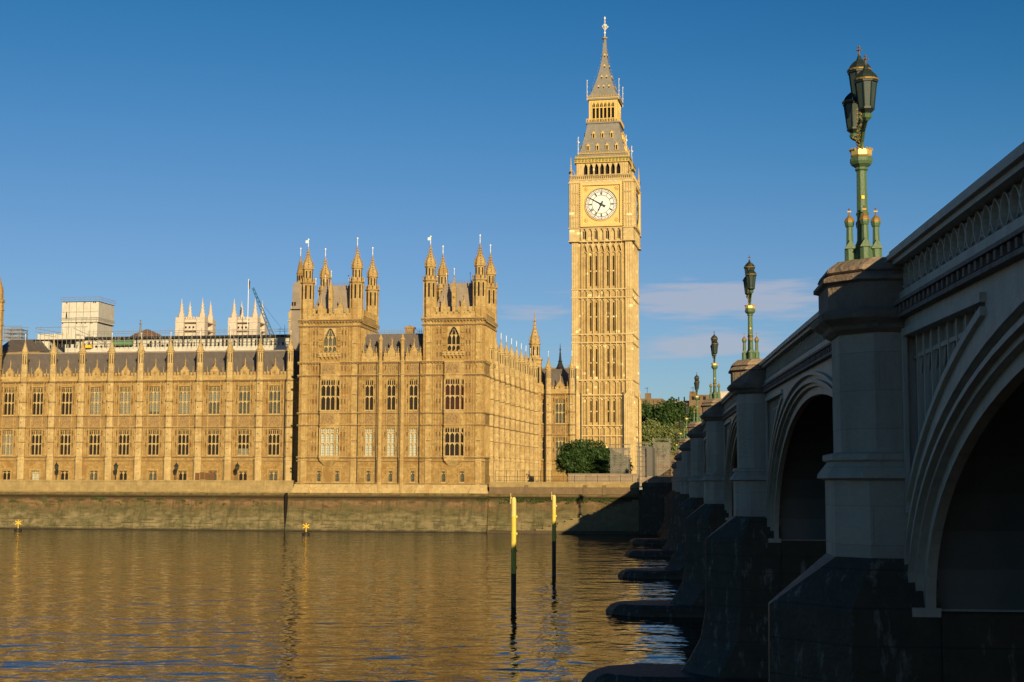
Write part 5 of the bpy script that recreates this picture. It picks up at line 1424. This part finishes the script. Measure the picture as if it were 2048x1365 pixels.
bush('broad_tree', (at(1290, 880, 372).x, 372, at(1290, 850, 372).z), (4.2, 3.2, 5.6), 9000, 'leaf2', 'dark tree half hidden behind the clock tower edge', .4, seed=5, cat='tree')
bush('flowering_tree', (at(1325, 875, 340).x, 340, at(1322, 877, 340).z), (7.4, 3.6, 4.4), 16000, 'leaf3', 'pale flowering tree below the dark tree, beside the clock tower', .30, seed=6, cat='tree')

bush('broad_tree', (at(1372, 850, 375).x, 375, at(1372, 858, 375).z), (5.0, 4, 5.6), 14000, 'leaf2', 'dark tree directly behind the fourth and fifth bridge lamps', .42, seed=14, cat='tree')
bush('broad_tree', (at(1300, 880, 365).x, 365, at(1300, 872, 365).z), (4.6, 4, 5.0), 12000, 'leaf', 'low dark tree between the clock tower edge and the flowering tree', .4, seed=15, cat='tree')
# railing on the garden wall
rl = thing('terrace_railing', 'thin black railing between the pavilion corner and the dark bush', 'railing', P2W(1, 2.5, GZ), PHI); ZB[rl.name] = 0
for k in range(13):
    b = MB(); b.tube((k * 2.1, 0, 0), (k * 2.1, 0, 3.0 if k < 7 else 2.2), .05, 5); b.build('post', 'black', rl)
b = MB()
for z in (1.15, 1.9, 2.95): b.tube((0, 0, z), (12.6 if z > 2 else 25, 0, z), .025, 4)
k = 0
while k < 25: b.tube((k, 0, 1.15), (k, 0, 1.9), .015, 3); k += .3
b.build('rails', 'black', rl)
gw = thing('garden_wall', 'low pale stone wall at the foot of the big dark bush', 'wall', P2W(14, 7, GZ), PHI); ZB[gw.name] = 0
b = MB(); b.box(0, 13, 0, .5, 0, 2.3); b.box(-.1, 13.1, -.1, .6, 2.3, 2.5); b.build('masonry', 'sandwall', gw)

# scaffold in front of the tower
def scaffold(name, label, x0, x1, y0, z0, z1, d, lifts, net=True, cat='scaffold', phi=TP, solid=None):
    p = Vector((x0, y0, z0)); o = thing(name, label, cat, (x0, y0, z0), phi); ZB[o.name] = 0; W = x1 - x0; H_ = z1 - z0
    b = MB(); n = max(2, int(W / 1.8) + 1)
    for i in range(n):
        for y in (0, d): b.tube((W * i / (n - 1), y, 0), (W * i / (n - 1), y, H_ + .8), .06, 5)
    for k in range(lifts + 1):
        z = H_ * k / lifts
        for zz in (z, min(z + 1.0, H_ + .7)):
            for y in (-.05, d + .05): b.tube((-.3, y, zz), (W + .3, y, zz), .05, 4)
        if k < lifts: b.tube((0, -.06, z), (W, -.06, z + H_ / lifts), .04, 4)
    b.build('tubes', 'tube', o)
    b = MB()
    for k in range(1, lifts + 1): b.box(0, W, .05, d - .05, H_ * k / lifts - .08, H_ * k / lifts)
    b.build('boards', 'wood', o)
    if net:
        b = MB(); b.box(0, W, -.12, -.11, 0, H_); b.box(W + .08, W + .09, 0, d, 0, H_); b.build('netting', solid or 'net', o)
    return o
def wx(px, Y): return at(px, 900, Y).x
def wz(py, Y): return at(1024, py, Y).z
scaffold('scaffold', 'wide netted scaffold at the clock tower foot, beside the big bush', wx(1221, 270), wx(1256, 270), 270, wz(966, 270), wz(896, 270), 2.0, 5)
scaffold('scaffold', 'narrow netted scaffold tower in front of the clock tower edge', wx(1275, 268), wx(1292, 268), 268, wz(972, 268), wz(893, 268), 3.4, 4)
scaffold('scaffold', 'sheeted scaffold beyond the bridge steps under the flowering tree', wx(1318, 262), wx(1350, 262), 272, wz(950, 262), wz(882, 262), 2.4, 4)
b0 = thing('hoarding', 'plain grey hoarding panel between the two scaffolds', 'hoarding', (wx(1293, 267), 267, GZ), TP); ZB[b0.name] = 0
b = MB(); b.box(0, 1.1, 0, .1, 0, wz(893, 267) - GZ); b.box(1.0, 1.1, .1, 9, 0, wz(893, 267) - GZ - .2); b.build('panel', 'grey_board', b0)
b = MB(); b.box(-.05, 1.15, -.02, -.001, .2, .35); b.build('kick_board', 'black', b0)
# dark tower-foot wall and roadway embankment at the bridge end
ab = thing('bridge_abutment_wall', 'dark stone abutment wall with low steps at the western bridge end', 'wall', bpt(-1.5, 252, 0), BP)
b = MB(); b.box(.2, 6.7, 0, 6, 0, 8.8); b.box(.1, 6.7, -.3, .0, 8.3, 9.1)
b.build('masonry', 'weed', ab)
b = MB(); b.box(.2, 1.0, .2, 5, 9.1, 10.0); b.box(1.1, 6.7, .4, .8, 9.1, 10.2); b.build('parapet', 'granite_cap', ab)

# ------------------------------------------------------------------ background buildings
# brown brick blocks on the right
bb = thing('brick_office_block', 'brown brick block with chimneys behind the trees right of the clock tower', 'building', (wx(1280, 430), 430, GZ), 11)
def bz(py, Y=430): return at(1024, py, Y).z
b = MB(); q = 430 / FPX
b.box(0, 6.8, 0, 12, GZ, bz(797)); b.box(6.81, 14.8, 4, 14, GZ, bz(806)); b.box(14.81, 21, 1, 12, GZ, bz(790)); b.box(21.01, 25, 3, 12, GZ, bz(784))
b.box(1.5, 3.2, .5, 2.5, bz(797), bz(786)); b.box(14.9, 17, 1.5, 3, bz(790), bz(783))
for k in range(5): b.box(.4 + k * 1.3, .8 + k * 1.3, -.25, -.01, GZ, bz(800))
b.build('wall', 'brickbrown', bb)
b = MB(); b.loft([[(6.8, 3.5, bz(808)), (14.8, 3.5, bz(808)), (14.8, 14, bz(808)), (6.8, 14, bz(808))], [(7.2, 5, bz(800)), (14.6, 5, bz(800)), (14.6, 13, bz(800)), (7.2, 13, bz(800))]]); b.box(7.0, 14.7, 3.2, 3.45, bz(807), bz(804))
b.build('roof', 'roof2', bb)
b = MB()
for x in (2.2, 16): b.tube((x, 1, bz(786)), (x, 1, bz(774)), .06, 4); b.tube((x - .8, 1, bz(776)), (x + .4, 1, bz(776)), .05, 4)
for x in (9, 11.3, 13): b.tube((x, 6, bz(801)), (x, 6, bz(792)), .2, 5)
b.build('aerials', 'black', bb)
b = MB(); b.box(24.0, 27.2, 2.5, 6, bz(800), bz(784)); b.box(23.9, 27.3, 2.4, 6.1, bz(784), bz(783)); b.build('chimney', 'ashlar_white', bb)
for k in range(3):
    b = MB(); b.box(15.6 + k * 1.7, 16.4 + k * 1.7, .92, .98, bz(800), bz(793)); b.build('window', 'dark', bb)

# shrouded tower on the left
YS = 330
sx0 = wx(115, YS)
sh = thing('shrouded_tower', 'tall box of scaffolding wrapped in white sheeting above the palace roof', 'scaffold', (sx0, YS, 30), PHI)
b = MB(); q = YS / FPX
zt, zm, zb = wz(608, YS), wz(648, YS), 30
Wd = 75 * q * 1.01
b.box(0, Wd, 0, 8.2, zb, zm - .1); b.box(-.05, Wd + .25, -.05, 8.3, zm, zt)
b.build('sheeting', 'sheet', sh)
b = MB(); b.box(-.15, Wd + .35, -.15, 8.4, zm - .1, zm - .001); b.box(-.1, Wd + .3, -.1, 8.35, zt + .001, zt + .15)
rn = random.Random(5)
for k in range(10):
    x = rn.uniform(0, Wd); z = rn.choice((zm - .35, zt - .3)); b.box(x, x + .25, -.09, -.06, z, z + .3)
for k in range(1, 5): b.box(Wd * k / 5 - .03, Wd * k / 5 + .03, -.075, -.052, zm, zt); b.box(Wd * k / 5 - .03, Wd * k / 5 + .03, -.02, -.003, zb, zm - .1)
b.box(0, Wd, -.07, -.054, (zm + zt) / 2, (zm + zt) / 2 + .06)
b.extY([(.9, zm + .8), (1.35, zm + .8), (1.2, zm + 2.6), (1.0, zm + 2.2)], -.08, -.06)
b.build('dark_edges', 'black', sh)
b = MB()
for zz in (zt + .6, zt + 1.1, zm + .6, zm + 1.0): 
    b.tube((-.4, -.4, zz), (Wd + .6, -.4, zz), .035, 4); b.tube((Wd + .5, -.4, zz), (Wd + .5, 8.6, zz), .035, 4)
for k in range(8): x = Wd * k / 7; b.tube((x, -.4, zm), (x, -.4, zm + 1.2), .035, 4); b.tube((x, -.4, zt), (x, -.4, zt + 1.3), .035, 4)
for k in range(8): y = k * 1.15; b.tube((Wd + .5, y, zm), (Wd + .5, y, zm + 1.2), .035, 4); b.tube((Wd + .5, y, zt), (Wd + .5, y, zt + 1.3), .035, 4)
b.build('guard_rails', 'tube', sh)

# temporary roof over the range behind
YT = 310
tr = thing('temporary_roof', 'long white-sheeted temporary scaffold roof with black edge behind the palace ridge', 'scaffold', (wx(60, YT), YT, 25), PHI)
L0 = 0; L1 = (592 - 60) * YT / FPX * 1.0
def tz(py): return wz(py, YT)
q = YT / FPX
def tX(px): return (px - 60) * q
b = MB(); b.box(tX(170), tX(600), 0, 8, 25, tz(684)); b.box(tX(70), tX(150), -.5, 7, tz(683), tz(672)); b.box(tX(150.1), tX(172), .2, 7, 30, tz(676)); b.box(tX(67), tX(95), -.3, 7, 30, tz(684)); b.build('sheeting', 'sheet', tr)
b = MB(); b.box(tX(172), tX(600), -1.0, 9, tz(683.5), tz(680)); b.box(tX(62), tX(171), -.7, 8, tz(685.5), tz(683.2))
for k in range(60):
    x = tX(95 + k * 8.2 + rn.uniform(-2, 2)); b.box(x, x + rn.uniform(.1, .5), -.12, -.05, tz(700), tz(700) + rn.uniform(.4, 2.0))
b.build('black_edge', 'black', tr)
b = MB()
for k in range(56):
    x = tX(70 + k * 9.4); z0 = tz(700); b.tube((x, -1.3, z0), (x, -1.3, tz(667 if x > tX(180) else 661) + rn.uniform(-.3, .6)), .045, 4)
for py in (670, 674, 689, 695): b.tube((tX(180), -1.3, tz(py)), (tX(598), -1.3, tz(py)), .04, 4)
for k in range(24): x = tX(100 + rn.uniform(0, 480)); b.tube((x, -1.25, tz(697)), (x + rn.uniform(-2, 2), -1.25, tz(678)), .04, 4)
for (a1, a2, b1, b2) in ((70, 662, 130, 672), (70, 668, 115, 676), (150, 662, 215, 690), (70, 660, 180, 660)): b.tube((tX(a1), -1.5, tz(a2)), (tX(b1), -1.5, tz(b2)), .05, 4)
b.build('tubes', 'tube', tr)
b = MB(); b.box(tX(232), tX(272), -1.1, -.2, tz(697), tz(687)); b.build('green_container', 'green_box', tr)
b = MB(); b.box(tX(175), tX(186), -1.1, -.2, tz(701), tz(695)); b.build('orange_container', 'orange', tr)
# dark pitched roof and grey scaffold stage at far left
hr = thing('pitched_roof_building', 'building with broad dark tiled roof at the far left behind the range', 'building', (wx(-20, 305), 305, GZ), PHI)
b = MB(); b.box(0, 10.4, .1, 14, GZ, wz(707.5, 305)); b.build('wall', 'panel', hr)
b = MB(); z0, z1 = wz(707, 305), wz(683, 312); b.add([(0, 0, z0), (10.5, 0, z0), (7.5, 7, z1), (0, 7, z1), (0, 14, z0), (10.5, 14, z0)], [(0, 1, 2, 3), (3, 2, 5, 4), (1, 5, 2), (0, 3, 4)]); b.build('roof', 'slate', hr)
scaffold('scaffold', 'grey scaffold stage standing behind the dark roof at the left edge', wx(0, 335), wx(36, 335), 335, wz(686, 335), wz(662, 335), 3, 3, solid='net', phi=PHI)

# abbey towers
def abbey(px0, px1, Y, ptop, label, first=[None]):
    q = Y / FPX; W_ = (px1 - px0) * q; x0 = wx(px0, Y)
    if first[0]: return copy_thing(first[0], (x0, Y, GZ), label)
    o = thing('abbey_tower', label, 'church tower', (x0, Y, GZ), PHI, 'pale square church towers beyond the roofs')
    zt = wz(ptop, Y); b = MB(); b.box(0, W_, 0, W_, GZ, zt)
    for x in (0, W_):
        for y in (0, W_): b.box(x - 1.9, x + 1.9, y - 1.9, y + 1.9, GZ, zt + .6)
    b.box(-2.05, W_ + 2.05, -2.05, W_ + 2.05, zt - 5.2, zt - 4.8); b.box(-2.1, W_ + 2.1, -2.1, W_ + 2.1, zt - 1.6, zt - 1.2); b.box(-2.1, W_ + 2.1, -2.1, -1.91, zt - 8.6, zt - 8.2)
    for k in range(7): x = 1.4 + k * (W_ - 2.8) / 6; b.box(x - .35, x + .35, -.3, .3, zt, zt + 1.0)
    for k in range(3): x = W_ * (k + 1) / 4; b.box(x - .2, x + .2, -.25, -.01, zt - 16, zt - 6.4)
    b.build('wall', 'ashlar_white', o)
    for x in (0, W_):
        for y in (0, W_):
            b = MB(); b.lathe(x, y, [(1.45, zt + .6), (1.5, zt + 1.6), (.95, zt + 3.0), (.75, zt + 4.2), (.4, zt + 6.6), (.12, zt + 8.6), (.05, zt + 9.4)], 8)
            for z_ in (2.2, 3.6, 5, 6.4): 
                for i in range(4): b.lump(x + (1.35 - z_ * .13) * cos(i * pi / 2), y + (1.35 - z_ * .13) * sin(i * pi / 2), zt + z_, .28)
            b.build('pinnacle', 'ashlar_white', o)
    for k in range(2):
        x = W_ * (.33 + .34 * k); b = MB(); b.extY([(x - .8, zt - 14), (x + .8, zt - 14), (x + .8, zt - 8.5), (x, zt - 7.2), (x - .8, zt - 8.5)], -.12, -.02) if False else b.box(x - .28, x + .28, -.12, -.02, zt - 5.2, zt - 4.6)
        b.build('window', 'dark', o)
    b = MB()
    for k in range(4): x = 2.2 + k * (W_ - 4.4) / 3; b.lathe(x, -.05, [(.4, zt - 4.0), (.4, zt - 3.2)], 6)
    b.build('quatrefoils', 'dark', o)
    first[0] = o; return o
abbey(356, 400, 620, 641, 'left of two pale church towers with four pinnacles, beyond the roofs')
abbey(462, 506, 620, 641, 'right of two pale church towers, next to flagpole and crane')
fl = thing('flagpole', 'white flagpole with a dark furled flag above the right church tower', 'flagpole', (wx(490, 600), 600, GZ), 0)
b = MB(); b.tube((0, 0, 0), (0, 0, wz(560, 600) - GZ), .22, 6, .14); link('pole', b.mesh('pole', 'white_metal'), fl)
b = MB(); zt = wz(562, 600) - GZ; b.extY([(.15, zt), (.7, zt - .6), (.55, zt - 3.6), (.2, zt - 4.2)], -.1, .1); link('flag', b.mesh('flag', 'black'), fl)
# crane
YC = 450
c0 = at(552, 690, YC); c1 = at(506, 576, YC)
cr = thing('tower_crane', 'blue lattice crane jib leaning up behind the church tower', 'crane', (c0.x, YC, 20), 0)
b = MB(); A = Vector((0, 0, c0.z - 20)); B_ = Vector((c1.x - c0.x, 0, c1.z - 20)); dn = (B_ - A).normalized(); sd_ = Vector((dn.z, 0, -dn.x)); bk = Vector((0, 1, 0))
wd_ = 1.25; ln = (B_ - A).length; N_ = 14
corners = [sd_ * wd_ * .5 + bk * .6, -sd_ * wd_ * .5 + bk * .6, -sd_ * wd_ * .5 - bk * .6, sd_ * wd_ * .5 - bk * .6]
for c_ in corners: b.tube(A + c_, B_ + c_ * .4, .11, 4)
for k in range(N_):
    t0, t1 = k / N_, (k + 1) / N_; s0, s1 = 1 - .6 * t0, 1 - .6 * t1
    for i in range(4): b.tube(A.lerp(B_, t0) + corners[i] * s0, A.lerp(B_, t1) + corners[(i + 1) % 4] * s1, .07, 4)
link('jib', b.mesh('jib', 'blue'), cr)
b = MB(); c2 = at(575, 672, YC); E_ = Vector((c2.x - c0.x, 0, c2.z - 20)); b.tube(B_.lerp(A, .15), E_, .05, 4); link('hoist_cable', b.mesh('hoist_cable', 'blue'), cr)
b = MB(); b.box(-1, 1, -1, 1, 0, c0.z - 20); b.box(-1.8, 2.8, -1.2, 1.2, c0.z - 22, c0.z - 20); link('mast', b.mesh('mast', 'blue'), cr)
# cream tower with louvres left of the pavilion
ct = thing('louvred_tower', 'cream stone tower with louvred window just left of the pavilion tower', 'church tower', (wx(573, 400), 400, GZ), PHI)
def cz(py): return wz(py, 400)
b = MB(); b.box(0, 6.0, 0, 6, GZ, cz(632)); b.box(-.3, 6.3, -.3, 6.3, cz(645), cz(643)); b.box(-.25, 6.2, -.2, 6.2, cz(632), cz(629)); b.box(0, 1.2, -.3, 1.0, cz(640), cz(626)); spirelet(b, .6, .35, cz(626), .55, 2.4)
b.build('wall', 'pale', ct)
b = MB(); b.box(2.4, 3.5, -.06, -.01, cz(694), cz(664))
for k in range(9): b.box(2.4, 3.5, -.14, -.061, cz(690 - k * 3), cz(690 - k * 3) + .15)
b.build('window', 'tube', ct)
lr = thing('lead_clad_turret', 'grey lead-clad turret with open lantern behind the left pavilion tower', 'turret', (at(591, 620, 300).x, 300, GZ), PHI)
def lz(py): return wz(py, 300)
b = MB(); b.taper(.4, 1.2, 34, lz(568), 1.6, 1.5, 1.05, 1.2); b.box(-.5, 1.3, .3, 2.1, lz(568), lz(566)); b.k = 1
for xx in (-.75, -.2): b.box(xx, xx + .28, -.32, .2, lz(613), lz(606))
b.box(-1.0, 1.4, -.30, .3, lz(622), lz(620)); b.build('cladding', ['roof2', 'dark'], lr)
b = MB(); b.lathe(.55, 1.2, [(.75, lz(566)), (.75, lz(549)), (.85, lz(548)), (.6, lz(540)), (.3, lz(525)), (.05, lz(512))], 8); b.k = 1; slots(b, .55, 1.2, .76, lz(562), lz(552), .35); b.build('lantern', ['panel', 'dark'], lr)
b = MB(); vane(b, .55, 1.2, lz(512), 1.6, k=1.2); b.build('weather_vane', 'white_metal', lr)
# conical roof and small spike
cn = thing('conical_roof_tower', 'brown conical roof rising behind the temporary roof', 'building', (wx(288, 480), 480, GZ), 0)
b = MB(); z0 = wz(682, 480) - GZ; b.lathe(0, 0, [(6.6, 0), (6.6, z0)], 12); link('wall', b.mesh('wall', 'brickbrown'), cn)
b = MB(); b.lathe(0, 0, [(6.9, z0), (4.2, wz(671, 480) - GZ), (.7, wz(662, 480) - GZ), (.15, wz(661, 480) - GZ)], 12); link('roof', b.mesh('roof', 'browntile'), cn)
sk = thing('dark_spirelet', 'thin dark roof spike left of the brown conical roof', 'spire', (wx(274, 400), 400, 30), 0)
b = MB(); za, zb = wz(688, 400) - 30, wz(644, 400) - 30; b.lathe(0, 0, [(.7, 0), (.55, za), (.3, za + (zb - za) * .6), (.1, zb)], 8); b.lump(0, 0, zb - .9, .42); b.lump(0, 0, zb, .3)
link('spike', b.mesh('spike', 'iron_dark'), sk)
b = MB(); b.lathe(0, 0, [(.75, za + 1), (.8, za + 1.3)], 8); link('collar', b.mesh('collar', 'roof2'), sk)
